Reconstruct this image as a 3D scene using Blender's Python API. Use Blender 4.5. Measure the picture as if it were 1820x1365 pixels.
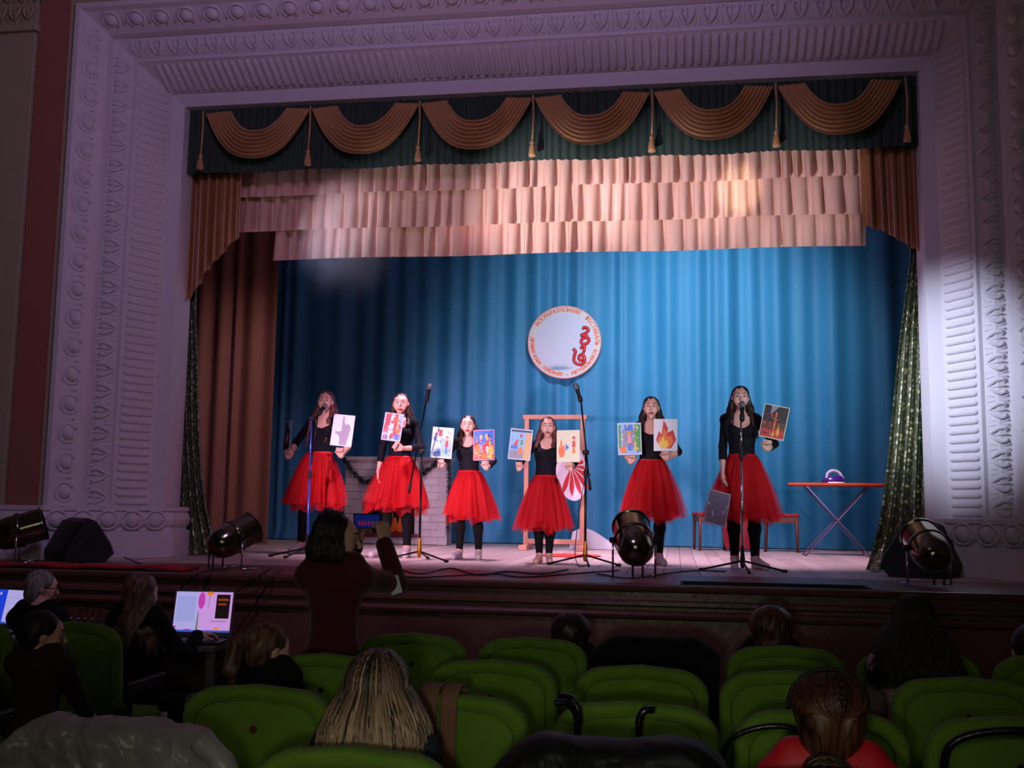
import bpy, math, random
import numpy as np
from mathutils import Vector, Matrix
random.seed(7)
rng = np.random.default_rng(7)
PI = math.pi
for o in list(bpy.data.objects):
    bpy.data.objects.remove(o)
scene = bpy.context.scene
COL = scene.collection

# ------------------------------------------------------------------ camera
FPX, CX, CY = 1840.0, 910.0, 682.5            # focal length in pixels of an 1820x1365 frame
CAM = Vector((1.36, -9.30, 1.618))
_up = Vector((214, -15566, 1840)).normalized()   # world Z seen in camera axes (right, down, forward)
_x = -Vector((-11680, 57, 1840)).normalized()
_x = (_x - _up * _x.dot(_up)).normalized()
_y = _up.cross(_x)
C2W = Matrix((_x, _y, _up))                    # camera axes -> world
cam_data = bpy.data.cameras.new('camera')
cam_data.sensor_fit = 'HORIZONTAL'
cam_data.sensor_width = 36.0
cam_data.lens = FPX / 1820.0 * 36.0
cam_data.clip_start = 0.05
cam = bpy.data.objects.new('camera', cam_data)
COL.objects.link(cam)
_r = C2W @ Vector((1, 0, 0)); _u = C2W @ Vector((0, -1, 0)); _b = C2W @ Vector((0, 0, -1))
mw = Matrix((_r, _u, _b)).transposed().to_4x4()
mw.translation = CAM
cam.matrix_world = mw
scene.camera = cam

def at(px, py, Y):
    "point of the place seen at a pixel of the photograph, at depth plane Y"
    d = C2W @ Vector(((px - CX) / FPX, (py - CY) / FPX, 1.0))
    return CAM + d * ((Y - CAM.y) / d.y)

def atz(px, py, Z):
    d = C2W @ Vector(((px - CX) / FPX, (py - CY) / FPX, 1.0))
    return CAM + d * ((Z - CAM.z) / d.z)

# ------------------------------------------------------------------ world, lights, exposure
world = bpy.data.worlds.new('world'); scene.world = world
world.use_nodes = True
bg = world.node_tree.nodes['Background']
bg.inputs[0].default_value = (0.30, 0.27, 0.36, 1)
bg.inputs[1].default_value = 0.012
vs = scene.view_settings
vs.view_transform = 'Standard'; vs.look = 'None'; vs.gamma = 1.0; vs.use_curve_mapping = False
vs.exposure = 0.0
scene.cycles.max_bounces = 6
scene.cycles.transparent_max_bounces = 24
scene.cycles.sample_clamp_indirect = 4.0

def spot(name, loc, target, watts, color, deg, blend=0.6, radius=0.08):
    l = bpy.data.lights.new(name, 'SPOT')
    l.energy = watts; l.color = color; l.spot_size = math.radians(deg); l.spot_blend = blend
    l.shadow_soft_size = radius
    o = bpy.data.objects.new(name, l); COL.objects.link(o)
    o.location = loc
    o.rotation_euler = (Vector(target) - Vector(loc)).to_track_quat('-Z', 'Y').to_euler()
    return o

def area(name, loc, target, watts, color, sx, sy):
    l = bpy.data.lights.new(name, 'AREA')
    l.shape = 'RECTANGLE'; l.size = sx; l.size_y = sy; l.energy = watts; l.color = color
    o = bpy.data.objects.new(name, l); COL.objects.link(o)
    o.location = loc
    o.rotation_euler = (Vector(target) - Vector(loc)).to_track_quat('-Z', 'Y').to_euler()
    return o

# pinkish-white front light on the performers, from lanterns at the front of the hall
spot('front_lantern', (-2.2, -3.0, 2.25), (-1.3, 1.2, 1.95), 900, (1.0, 0.62, 0.86), 38, 0.7, 0.06)
spot('front_lantern', (0.4, -3.2, 2.2), (0.0, 3.2, 2.1), 420, (1.0, 0.80, 0.95), 44, 0.8, 0.06)
spot('front_lantern', (2.9, -3.1, 2.1), (1.6, 4.5, 3.6), 230, (0.80, 0.92, 1.0), 52, 0.8, 0.06)
spot('leg_curtain_fill', (-0.9, 0.9, 4.9), (-4.2, 2.9, 2.4), 170, (1.0, 0.64, 0.58), 56, 0.9, 0.10)  # warm lamp added over the stage to brighten the brown leg curtain
# stage battens behind the valance: wash on the backdrop and on the boards
spot('batten_lamp', (0.6, 1.3, 5.35), (0.9, 5.1, 3.9), 520, (0.72, 0.90, 1.0), 88, 1.0, 0.15)
spot('batten_lamp', (2.0, 1.3, 5.35), (1.9, 5.1, 4.0), 600, (0.70, 0.92, 1.0), 66, 1.0, 0.15)
spot('batten_lamp', (-1.0, 1.2, 5.4), (-1.2, 4.4, 1.1), 90, (0.75, 0.72, 1.0), 75, 0.9, 0.15)
spot('floor_wash', (-0.6, 0.9, 5.4), (-0.5, 1.7, 1.1), 1000, (1.0, 0.68, 0.90), 70, 0.8, 0.15)
spot('floor_wash', (1.9, 0.9, 5.4), (2.0, 2.3, 1.1), 950, (1.0, 0.70, 0.93), 66, 0.8, 0.15)
# cool white lantern crossing the stage onto the right jamb
spot('cross_lantern', (-1.4, -3.0, 5.0), (3.72, -0.05, 2.70), 2300, (0.70, 0.76, 1.0), 20, 1.0, 0.05)
# row of narrow lanterns at the front of the hall picking out the peach tiers
for tx, tw in ((-2.5, 60), (-1.2, 420), (0.1, 1900), (1.2, 1350), (2.3, 700)):
    spot('tier_lantern', (tx*0.9 - 1.7, -3.4, 1.75), (tx, 0.40, 4.50), tw*1.1, (0.93, 0.85, 1.0), 20, 1.0, 0.05)
spot('tier_lantern', (1.6, -3.3, 1.8), (1.96, 0.42, 4.60), 900, (1.0, 0.88, 0.60), 6, 0.7, 0.03)
spot('tier_lantern', (-2.8, -3.3, 1.9), (-1.95, 0.40, 4.30), 1300, (0.62, 0.66, 1.0), 13, 1.0, 0.03)
# purple wash on the arch
spot('arch_wash', (-0.3, -5.5, 5.6), (-1.5, 0, 4.2), 225, (0.74, 0.47, 0.98), 110, 0.5, 0.5)
# dim hall light far behind the camera
area('hall_lamp', (0.8, -11.5, 3.0), (0.8, -5.5, 0.7), 24, (1.0, 0.88, 0.72), 3.0, 0.6)
# unseen lamp added beside the camera to brighten the nearer seats
spot('camera_side_fill', (1.25, -9.25, 1.45), (1.0, -5.6, 0.6), 50, (0.95, 1.0, 0.80), 54, 1.0, 0.06)


# ------------------------------------------------------------------ materials
def lin(c):
    return tuple(((v / 12.92) if v <= 0.04045 else ((v + 0.055) / 1.055) ** 2.4) for v in c[:3])

MATS = {}
def M(name, rgb, rough=0.6, metal=0.0, var=0.12, scale=9.0, bump=0.0, bscale=60.0, sheen=0.0, spec=0.5,
      stretch=None, emit=0.0, alpha=1.0, transl=0.0, aniso=None, coat=0.0):
    "procedural material: a base colour (sRGB) varied by noise, with optional relief"
    if name in MATS:
        return MATS[name]
    m = bpy.data.materials.new(name); m.use_nodes = True
    nt = m.node_tree; N = nt.nodes; L = nt.links
    b = N['Principled BSDF']; out = N['Material Output']
    c = lin(rgb)
    tc = N.new('ShaderNodeTexCoord'); mp = N.new('ShaderNodeMapping')
    L.new(tc.outputs['Object'], mp.inputs[0])
    if stretch: mp.inputs['Scale'].default_value = stretch
    nz = N.new('ShaderNodeTexNoise'); nz.inputs['Scale'].default_value = scale; nz.inputs['Detail'].default_value = 4
    L.new(mp.outputs[0], nz.inputs['Vector'])
    mx = N.new('ShaderNodeMix'); mx.data_type = 'RGBA'
    mx.inputs[6].default_value = (*[v * (1 - var) for v in c], 1)
    mx.inputs[7].default_value = (*[min(1, v * (1 + var)) for v in c], 1)
    L.new(nz.outputs[0], mx.inputs[0])
    L.new(mx.outputs[2], b.inputs['Base Color'])
    b.inputs['Roughness'].default_value = rough
    b.inputs['Metallic'].default_value = metal
    b.inputs['Specular IOR Level'].default_value = spec
    if sheen: b.inputs['Sheen Weight'].default_value = sheen
    if coat: b.inputs['Coat Weight'].default_value = coat
    if bump:
        n2 = N.new('ShaderNodeTexNoise'); n2.inputs['Scale'].default_value = bscale; n2.inputs['Detail'].default_value = 3
        L.new(mp.outputs[0], n2.inputs['Vector'])
        bp = N.new('ShaderNodeBump'); bp.inputs['Strength'].default_value = bump; bp.inputs['Distance'].default_value = 0.01
        L.new(n2.outputs[0], bp.inputs['Height']); L.new(bp.outputs[0], b.inputs['Normal'])
    if emit:
        L.new(mx.outputs[2], b.inputs['Emission Color']); b.inputs['Emission Strength'].default_value = emit
    sh = b.outputs[0]
    if transl:
        t = N.new('ShaderNodeBsdfTranslucent'); L.new(mx.outputs[2], t.inputs[0])
        ms = N.new('ShaderNodeMixShader'); ms.inputs[0].default_value = transl
        L.new(sh, ms.inputs[1]); L.new(t.outputs[0], ms.inputs[2]); sh = ms.outputs[0]
    if alpha < 1:
        t = N.new('ShaderNodeBsdfTransparent')
        ms = N.new('ShaderNodeMixShader'); ms.inputs[0].default_value = alpha
        L.new(t.outputs[0], ms.inputs[1]); L.new(sh, ms.inputs[2]); sh = ms.outputs[0]
    if sh is not b.outputs[0]:
        L.new(sh, out.inputs[0])
    MATS[name] = m
    return m

def sequin(name, rgb, glint):
    "cloth sewn with small shiny sequins: voronoi cells, some metallic and bright"
    m = bpy.data.materials.new(name); m.use_nodes = True
    nt = m.node_tree; N = nt.nodes; L = nt.links; b = N['Principled BSDF']
    tc = N.new('ShaderNodeTexCoord')
    v = N.new('ShaderNodeTexVoronoi'); v.inputs['Scale'].default_value = 26
    L.new(tc.outputs['Object'], v.inputs['Vector'])
    r = N.new('ShaderNodeValToRGB'); r.color_ramp.elements[0].position = 0.36; r.color_ramp.elements[1].position = 0.46
    r.color_ramp.elements[0].color = (1, 1, 1, 1); r.color_ramp.elements[1].color = (0, 0, 0, 1)
    L.new(v.outputs['Distance'], r.inputs[0])
    mx = N.new('ShaderNodeMix'); mx.data_type = 'RGBA'
    mx.inputs[6].default_value = (*lin(rgb), 1); mx.inputs[7].default_value = (*lin(glint), 1)
    L.new(r.outputs[0], mx.inputs[0]); L.new(mx.outputs[2], b.inputs['Base Color'])
    mt = N.new('ShaderNodeMath'); mt.operation = 'MULTIPLY'; mt.inputs[1].default_value = 0.75
    L.new(r.outputs[0], mt.inputs[0]); L.new(mt.outputs[0], b.inputs['Metallic'])
    b.inputs['Roughness'].default_value = 0.36
    bp = N.new('ShaderNodeBump'); bp.inputs['Strength'].default_value = 0.5; bp.inputs['Distance'].default_value = 0.01
    L.new(v.outputs['Color'], bp.inputs['Height']); L.new(bp.outputs[0], b.inputs['Normal'])
    MATS[name] = m
    return m

def hairmat(name, dark, light, rough=0.45):
    "hair: long streaks from dark to light along the strands, colour per strand from an attribute"
    m = bpy.data.materials.new(name); m.use_nodes = True
    nt = m.node_tree; N = nt.nodes; L = nt.links; b = N['Principled BSDF']
    tc = N.new('ShaderNodeTexCoord'); mp = N.new('ShaderNodeMapping'); mp.inputs['Scale'].default_value = (1, 1, 0.06)
    L.new(tc.outputs['Object'], mp.inputs[0])
    nz = N.new('ShaderNodeTexNoise'); nz.inputs['Scale'].default_value = 70; nz.inputs['Detail'].default_value = 3
    L.new(mp.outputs[0], nz.inputs['Vector'])
    r = N.new('ShaderNodeValToRGB')
    r.color_ramp.elements[0].position = 0.36; r.color_ramp.elements[1].position = 0.66
    r.color_ramp.elements[0].color = (*lin(dark), 1); r.color_ramp.elements[1].color = (*lin(light), 1)
    L.new(nz.outputs[0], r.inputs[0]); L.new(r.outputs[0], b.inputs['Base Color'])
    b.inputs['Roughness'].default_value = rough
    bp = N.new('ShaderNodeBump'); bp.inputs['Strength'].default_value = 0.6; bp.inputs['Distance'].default_value = 0.006
    L.new(nz.outputs[0], bp.inputs['Height']); L.new(bp.outputs[0], b.inputs['Normal'])
    MATS[name] = m
    return m

def lockmat(name, dark, light, rough=0.42):
    "separate locks of hair: tone stored per lock, darker at the roots"
    m = bpy.data.materials.new(name); m.use_nodes = True
    nt = m.node_tree; N = nt.nodes; L = nt.links; b = N['Principled BSDF']
    at_ = N.new('ShaderNodeAttribute'); at_.attribute_name = 'tone'
    r = N.new('ShaderNodeValToRGB')
    r.color_ramp.elements[0].position = 0.15; r.color_ramp.elements[1].position = 0.9
    r.color_ramp.elements[0].color = (*lin(dark), 1); r.color_ramp.elements[1].color = (*lin(light), 1)
    L.new(at_.outputs['Fac'], r.inputs[0]); L.new(r.outputs[0], b.inputs['Base Color'])
    b.inputs['Roughness'].default_value = rough
    MATS[name] = m
    return m

# ------------------------------------------------------------------ mesh helpers
def V(*a): return Vector(a)

class MB:
    "collects boxes, tubes, lathes, sheets; build() links them as ONE mesh object"
    def __init__(s): s.v = []; s.f = []; s.mi = []; s.cur = 0
    def add(s, vs, fs):
        o = len(s.v); s.v += [tuple(p) for p in vs]; s.f += [tuple(i + o for i in f) for f in fs]; s.mi += [s.cur] * len(fs); return s
    def box(s, lo, hi, mat=None):
        x0, y0, z0 = lo; x1, y1, z1 = hi
        p = [(x0,y0,z0),(x1,y0,z0),(x1,y1,z0),(x0,y1,z0),(x0,y0,z1),(x1,y0,z1),(x1,y1,z1),(x0,y1,z1)]
        if mat is not None: p = [mat @ Vector(q) for q in p]
        return s.add(p, [(0,3,2,1),(4,5,6,7),(0,1,5,4),(1,2,6,5),(2,3,7,6),(3,0,4,7)])
    def bbox(s, lo, hi, r=0.01, mat=None, n=2):
        "box with rounded edges: stacked rounded-rectangle rings"
        x0,y0,z0 = lo; x1,y1,z1 = hi; r = min(r, (x1-x0)/2.01, (y1-y0)/2.01, (z1-z0)/2.01)
        rings = []
        lev = [(z0 + r*(1-math.cos(a)), r*(1-math.sin(a))) for a in [i*PI/2/n for i in range(n+1)]]
        lev += [(z1 - r*(1-math.cos(a)), r*(1-math.sin(a))) for a in [PI/2 - i*PI/2/n for i in range(n+1)]]
        for z, ins in lev:
            ring = []
            for cx, cy, a0 in ((x1-r,y1-r,0),(x0+r,y1-r,PI/2),(x0+r,y0+r,PI),(x1-r,y0+r,3*PI/2)):
                for k in range(n+1):
                    a = a0 + k*PI/2/n; rr = max(r - ins, 1e-4)
                    ring.append((cx + rr*math.cos(a), cy + rr*math.sin(a), z))
            rings.append(ring)
        return s.rings(rings, True, True, mat)
    def rings(s, rings, cap0=False, cap1=False, mat=None, closed=True):
        n = len(rings[0]); vs = [Vector(p) for r in rings for p in r]
        if mat is not None: vs = [mat @ p for p in vs]
        fs = []
        for i in range(len(rings)-1):
            for j in range(n if closed else n-1):
                k = (j+1) % n
                fs.append((i*n+j, i*n+k, (i+1)*n+k, (i+1)*n+j))
        if cap0: fs.append(tuple(range(n-1,-1,-1)))
        if cap1: fs.append(tuple((len(rings)-1)*n + j for j in range(n)))
        return s.add(vs, fs)
    def tube(s, pts, r, n=8, cap=True):
        pts = [Vector(p) for p in pts]
        rs = r if isinstance(r, (list, tuple)) else [r]*len(pts)
        rings = []; prev = None
        for i, p in enumerate(pts):
            t = (pts[min(i+1,len(pts)-1)] - pts[max(i-1,0)])
            if t.length < 1e-9: t = Vector((0,0,1))
            t.normalize()
            if prev is None:
                a = t.orthogonal().normalized()
            else:
                a = (prev - t*prev.dot(t))
                a = a.normalized() if a.length > 1e-6 else t.orthogonal().normalized()
            prev = a; b = t.cross(a)
            rings.append([p + (a*math.cos(2*PI*k/n) + b*math.sin(2*PI*k/n))*rs[i] for k in range(n)])
        return s.rings(rings, cap, cap)
    def lathe(s, prof, n=20, mat=None, cap0=True, cap1=True):
        rings = [[(max(r,1e-4)*math.cos(2*PI*k/n), max(r,1e-4)*math.sin(2*PI*k/n), z) for k in range(n)] for r, z in prof]
        return s.rings(rings, cap0, cap1, mat)
    def prism(s, pts, y0, y1, mat=None):
        "outline in x,z extruded along y"
        n = len(pts)
        vs = [Vector((x,y0,z)) for x,z in pts] + [Vector((x,y1,z)) for x,z in pts]
        if mat is not None: vs = [mat @ p for p in vs]
        fs = [tuple(range(n)), tuple(range(2*n-1,n-1,-1))] + [(j,(j+n),(j+1)%n+n,(j+1)%n) for j in range(n)]
        return s.add(vs, fs)
    def sheet(s, fn, nu, nv, closed_u=False):
        vs = [fn(i/(nu if closed_u else nu-1), j/(nv-1)) for j in range(nv) for i in range(nu)]
        fs = []
        for j in range(nv-1):
            for i in range(nu if closed_u else nu-1):
                k = (i+1) % nu
                fs.append((j*nu+i, j*nu+k, (j+1)*nu+k, (j+1)*nu+i))
        return s.add(vs, fs)
    def build(s, name, mats, parent=None, smooth=False, solid=0.0, sub=0):
        me = bpy.data.meshes.new(name); me.from_pydata(s.v, [], s.f)
        mats = mats if isinstance(mats, (list, tuple)) else [mats]
        for m in mats: me.materials.append(m)
        if len(mats) > 1: me.polygons.foreach_set('material_index', s.mi)
        if smooth: me.polygons.foreach_set('use_smooth', [True]*len(me.polygons))
        me.update()
        o = bpy.data.objects.new(name, me); COL.objects.link(o)
        if parent is not None: o.parent = parent
        if solid:
            md = o.modifiers.new('thickness', 'SOLIDIFY'); md.thickness = solid; md.offset = 0
        if sub:
            md = o.modifiers.new('subdivision', 'SUBSURF'); md.levels = sub; md.render_levels = sub
        return o

def smooth_by_angle(o, deg=35):
    me = o.data
    me.polygons.foreach_set('use_smooth', [True]*len(me.polygons))
    try: me.set_sharp_from_angle(angle=math.radians(deg))
    except Exception: pass
    return o

def tag(o, label, cat=None, group=None, kind=None):
    if label: o['label'] = label
    if cat: o['category'] = cat
    if group: o['group'] = group
    if kind: o['kind'] = kind
    return o

def struct(o, label, cat): return tag(o, label, cat, None, 'structure')

def empty(name, loc=(0,0,0), rz=0.0):
    o = bpy.data.objects.new(name, None); COL.objects.link(o)
    o.empty_display_size = 0.1
    o.location = loc; o.rotation_euler = (0,0,rz)
    return o

def copy_tree(o, parent=None):
    c = o.copy(); COL.objects.link(c); c.parent = parent
    for ch in [x for x in o.children]:
        copy_tree(ch, c)
    return c

def inst(name, mesh, parent, mat4):
    o = bpy.data.objects.new(name, mesh); COL.objects.link(o)
    o.parent = parent; o.matrix_local = mat4
    return o

def frame(origin, ax, ay, az):
    m = Matrix((ax, ay, az)).transposed().to_4x4(); m.translation = origin
    return m

def bez(pts, n=8):
    "smooth curve through points (Catmull-Rom)"
    P = [Vector(p) for p in pts]; P = [P[0]*2-P[1]] + P + [P[-1]*2-P[-2]]
    out = []
    for i in range(1, len(P)-2):
        for k in range(n):
            t = k/n
            out.append(0.5*((2*P[i]) + (P[i+1]-P[i-1])*t + (2*P[i-1]-5*P[i]+4*P[i+1]-P[i+2])*t*t + (3*P[i]-P[i-1]-3*P[i+1]+P[i+2])*t**3))
    out.append(P[-2].copy())
    return out

def text_mesh(ch, size):
    cu = bpy.data.curves.new('text', 'FONT'); cu.body = ch; cu.size = size
    cu.align_x = 'CENTER'; cu.align_y = 'CENTER'; cu.resolution_u = 3
    o = bpy.data.objects.new('text', cu); COL.objects.link(o)
    dg = bpy.context.evaluated_depsgraph_get(); dg.update()
    me = o.evaluated_get(dg).to_mesh()
    vs = [v.co.copy() for v in me.vertices]; fs = [tuple(p.vertices) for p in me.polygons]
    o.evaluated_get(dg).to_mesh_clear()
    bpy.data.objects.remove(o); bpy.data.curves.remove(cu)
    return vs, fs

# ------------------------------------------------------------------ bodies: blended round cones -> one continuous surface
def cone(a, b, ra, rb, k=0.03): return ('c', Vector(a), Vector(b), ra, rb, k)
def ell(c, r, k=0.03, R=None): return ('e', Vector(c), Vector(r), R, k)
def cut(c, r, k=0.01, R=None): return ('x', Vector(c), Vector(r), R, k)

def sdf_mesh(prims, h, inflate=0.0, smooth=0):
    lo = np.full(3, 1e9); hi = -lo
    for p in prims:
        if p[0] == 'c':
            for q, r in ((p[1], p[3]), (p[2], p[4])):
                lo = np.minimum(lo, np.array(q) - r); hi = np.maximum(hi, np.array(q) + r)
        elif p[0] == 'e':
            r = max(p[2]); lo = np.minimum(lo, np.array(p[1]) - r); hi = np.maximum(hi, np.array(p[1]) + r)
    lo -= inflate + 4*h; hi += inflate + 4*h
    n = np.ceil((hi - lo)/h).astype(int) + 1
    f = np.ones(tuple(n), np.float32)
    ax = [lo[i] + h*np.arange(n[i]) for i in range(3)]
    for p in prims:
        if p[0] == 'c':
            a = np.array(p[1]); b = np.array(p[2]); m = max(p[3], p[4]) + inflate; k = p[5]
            l0 = np.minimum(a, b) - m; h0 = np.maximum(a, b) + m
        else:
            c = np.array(p[1]); m = max(p[2]) + inflate; k = p[4]; l0 = c - m; h0 = c + m
        pad = k + 3*h
        i0 = np.maximum(0, np.floor((l0 - pad - lo)/h).astype(int)); i1 = np.minimum(n, np.ceil((h0 + pad - lo)/h).astype(int) + 1)
        if (i1 <= i0).any(): continue
        sl = tuple(slice(i0[i], i1[i]) for i in range(3))
        X = ax[0][sl[0]][:,None,None]; Y = ax[1][sl[1]][None,:,None]; Z = ax[2][sl[2]][None,None,:]
        if p[0] == 'c':
            ab = b - a; L2 = float(ab @ ab) + 1e-12
            t = np.clip(((X-a[0])*ab[0] + (Y-a[1])*ab[1] + (Z-a[2])*ab[2])/L2, 0, 1)
            d = np.sqrt((X-a[0]-t*ab[0])**2 + (Y-a[1]-t*ab[1])**2 + (Z-a[2]-t*ab[2])**2) - (p[3] + (p[4]-p[3])*t) - inflate
        else:
            x, y, z = X-c[0], Y-c[1], Z-c[2]
            if p[3] is not None:
                R = np.array(p[3])      # local -> world
                x, y, z = (R[0,0]*x+R[1,0]*y+R[2,0]*z, R[0,1]*x+R[1,1]*y+R[2,1]*z, R[0,2]*x+R[1,2]*y+R[2,2]*z)
            sg = inflate if p[0] == 'e' else 0.0
            rx, ry, rz = [v + sg for v in p[2]]
            k0 = np.sqrt((x/rx)**2 + (y/ry)**2 + (z/rz)**2); k1 = np.sqrt((x/rx**2)**2 + (y/ry**2)**2 + (z/rz**2)**2) + 1e-9
            d = k0*(k0-1)/k1
        g = f[sl]
        if p[0] == 'x':
            d = -d; hh = np.maximum(k - np.abs(g-d), 0)/k
            f[sl] = np.maximum(g, d) + hh*hh*k*0.25
        else:
            hh = np.maximum(k - np.abs(g-d), 0)/k
            f[sl] = np.minimum(g, d) - hh*hh*k*0.25
    s = f < 0
    c8 = np.zeros(tuple(n-1), np.uint8)
    for dx in (0,1):
        for dy in (0,1):
            for dz in (0,1):
                c8 += s[dx:n[0]-1+dx, dy:n[1]-1+dy, dz:n[2]-1+dz]
    mixed = (c8 > 0) & (c8 < 8)
    idx = np.argwhere(mixed); N = len(idx)
    gid = np.full(c8.shape, -1, np.int32); gid[mixed] = np.arange(N)
    cv = {}
    for dx in (0,1):
        for dy in (0,1):
            for dz in (0,1):
                cv[(dx,dy,dz)] = f[idx[:,0]+dx, idx[:,1]+dy, idx[:,2]+dz]
    acc = np.zeros((N,3)); cnt = np.zeros(N)
    ks = list(cv)
    for a in ks:
        for d in range(3):
            if a[d] == 0:
                b = list(a); b[d] = 1; b = tuple(b)
                va, vb = cv[a], cv[b]; mk = (va < 0) != (vb < 0)
                t = va[mk]/(va[mk]-vb[mk])
                q = np.tile(np.array(a, float), (mk.sum(),1)); q[:,d] += t
                acc[mk] += q; cnt[mk] += 1
    P = lo + h*(idx + acc/cnt[:,None])
    quads = []
    for d in range(3):
        e1, e2 = (d+1) % 3, (d+2) % 3
        s0 = [slice(None)]*3; s1 = [slice(None)]*3
        s0[d] = slice(0, -1); s1[d] = slice(1, None)
        A = s[tuple(s0)]; B = s[tuple(s1)]
        df = A != B
        ii = np.argwhere(df)
        ok = (ii[:,e1] > 0) & (ii[:,e2] > 0) & (ii[:,e1] < n[e1]-1) & (ii[:,e2] < n[e2]-1)
        ii = ii[ok]
        sgn = A[ii[:,0], ii[:,1], ii[:,2]]
        def cell(o1, o2):
            j = ii.copy(); j[:,e1] += o1; j[:,e2] += o2
            return gid[j[:,0], j[:,1], j[:,2]]
        q = np.stack([cell(-1,-1), cell(0,-1), cell(0,0), cell(-1,0)], 1)
        q[~sgn] = q[~sgn][:, ::-1]
        quads.append(q)
    Q = np.concatenate(quads); Q = Q[(Q >= 0).all(1)]
    for _ in range(smooth):
        sm = np.zeros_like(P); ct = np.zeros(len(P))
        for i in range(4):
            np.add.at(sm, Q[:,i], P[Q[:,(i+1)%4]]); np.add.at(ct, Q[:,i], 1)
            np.add.at(sm, Q[:,i], P[Q[:,(i-1)%4]]); np.add.at(ct, Q[:,i], 1)
        P = 0.4*P + 0.6*sm/np.maximum(ct,1)[:,None]
    return P, Q

def sdf_obj(name, prims, h, mat, parent=None, inflate=0.0, smooth=1, warp=None):
    P, Q = sdf_mesh(prims, h, inflate, smooth)
    if warp is not None: P = warp(P)
    me = bpy.data.meshes.new(name)
    me.vertices.add(len(P)); me.vertices.foreach_set('co', P.astype(np.float32).ravel())
    me.loops.add(len(Q)*4); me.loops.foreach_set('vertex_index', Q.astype(np.int32).ravel())
    me.polygons.add(len(Q)); me.polygons.foreach_set('loop_start', np.arange(0, len(Q)*4, 4, dtype=np.int32))
    me.polygons.foreach_set('use_smooth', np.ones(len(Q), bool))
    me.update(calc_edges=True); me.validate()
    me.materials.append(mat)
    o = bpy.data.objects.new(name, me); COL.objects.link(o)
    if parent is not None: o.parent = parent
    return o

# ================================================================== THE SETTING
plaster = M('white_plaster', (0.84, 0.82, 0.84), 0.75, var=0.05, scale=5, bump=0.25, bscale=30)
beige = M('beige_wall_paint', (0.66, 0.62, 0.50), 0.85, var=0.06, scale=3, bump=0.1)
rust = M('rust_red_paint', (0.62, 0.40, 0.33), 0.8, var=0.08, scale=4)
brownwall = M('brown_gloss_paint', (0.40, 0.27, 0.23), 0.32, var=0.12, scale=6, bump=0.25, bscale=16)
wood_floor = M('worn_floor_boards', (0.76, 0.67, 0.66), 0.5, var=0.18, scale=4, stretch=(6, 0.6, 1), bump=0.1)
wood_floor2 = M('worn_floor_boards_darker', (0.70, 0.61, 0.60), 0.55, var=0.18, scale=4, stretch=(6, 0.6, 1), bump=0.1)
apron_mat = M('apron_red_brown_paint', (0.44, 0.27, 0.27), 0.4, var=0.2, scale=5, stretch=(0.6, 4, 1), bump=0.1)
black_cloth = M('black_cloth', (0.05, 0.05, 0.07), 0.9)
hallfloor_mat = M('dark_hall_floor', (0.20, 0.15, 0.13), 0.6, var=0.2)
dark_pit = M('footlight_pit_black', (0.05, 0.03, 0.03), 0.7)

SZ = 1.1          # stage height
EY = -2.04        # stage front edge
OW, OT = 3.49, 5.53   # half width and top of the proscenium opening

mb = MB(); mb.box((-7.2, -14, -0.1), (7.2, EY + 0.05, 0.0))
struct(mb.build('floor', hallfloor_mat), 'dark floor of the hall under the seats', 'floor')
mb = MB(); mb.box((-7.2, -14, 7.6), (7.2, -0.5, 7.8)); mb.box((-7.2, -0.5, 7.6), (7.2, 6.2, 7.8))
struct(mb.build('ceiling', plaster), 'plain ceiling over hall and stage', 'ceiling')
for nm, x in (('wall_hall_left', -7.2), ('wall_hall_right', 7.0)):
    mb = MB(); mb.box((x, -14, 0), (x + 0.2, -0.85, 7.6))
    struct(mb.build(nm, beige), 'plain side wall of the hall', 'wall')
mb = MB(); mb.box((-7.2, -14.2, 0), (7.2, -14, 7.6)); struct(mb.build('wall_hall_back', beige), 'back wall of the hall behind the seats', 'wall')
mb = MB(); mb.box((-7.0, 5.9, 0), (7.0, 6.1, 7.6)); struct(mb.build('wall_back', black_cloth), 'dark back wall of the stage', 'wall')
for nm, x in (('wall_stage_left', -7.0), ('wall_stage_right', 6.8)):
    mb = MB(); mb.box((x, -0.6, 0), (x + 0.2, 5.9, 7.6)); struct(mb.build(nm, black_cloth), 'dark side wall of the stage', 'wall')

# wall pieces round the arch
xw = OW + 0.70
mb = MB(); mb.box((-7.0, -0.84, 0), (-xw, -0.6, 7.6)); struct(mb.build('wall_left', beige), 'beige plaster wall left of the stage arch', 'wall')
mb = MB(); mb.box((xw, -0.84, 0), (7.0, -0.6, 7.6)); struct(mb.build('wall_right', beige), 'beige plaster wall right of the stage arch', 'wall')
mb = MB(); mb.box((-xw, -0.84, OT + 0.70), (xw, -0.6, 7.6)); struct(mb.build('wall_top', beige), 'beige plaster wall above the stage arch', 'wall')

# ---- proscenium frame: a moulded profile mitred round the opening
PROF = [(0, 0.32), (0, 0.0), (0.11, -0.05), (0.115, -0.075), (0.295, -0.40), (0.30, -0.42), (0.33, -0.42), (0.41, -0.50), (0.49, -0.52),
        (0.50, -0.61), (0.53, -0.66), (0.60, -0.76), (0.64, -0.80), (0.655, -0.86), (0.70, -0.86), (0.70, -0.60)]
mb = MB()
def uring(o, y): return [(-(OW+o), y, SZ), (-(OW+o), y, OT+o), (OW+o, y, OT+o), (OW+o, y, SZ)]
mb.rings([uring(o, y) for o, y in PROF], closed=False)
arch = mb.build('trim_1', plaster)
arch.location.x = 0.033
struct(arch, 'white moulded plaster frame round the stage opening', 'frame')

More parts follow.
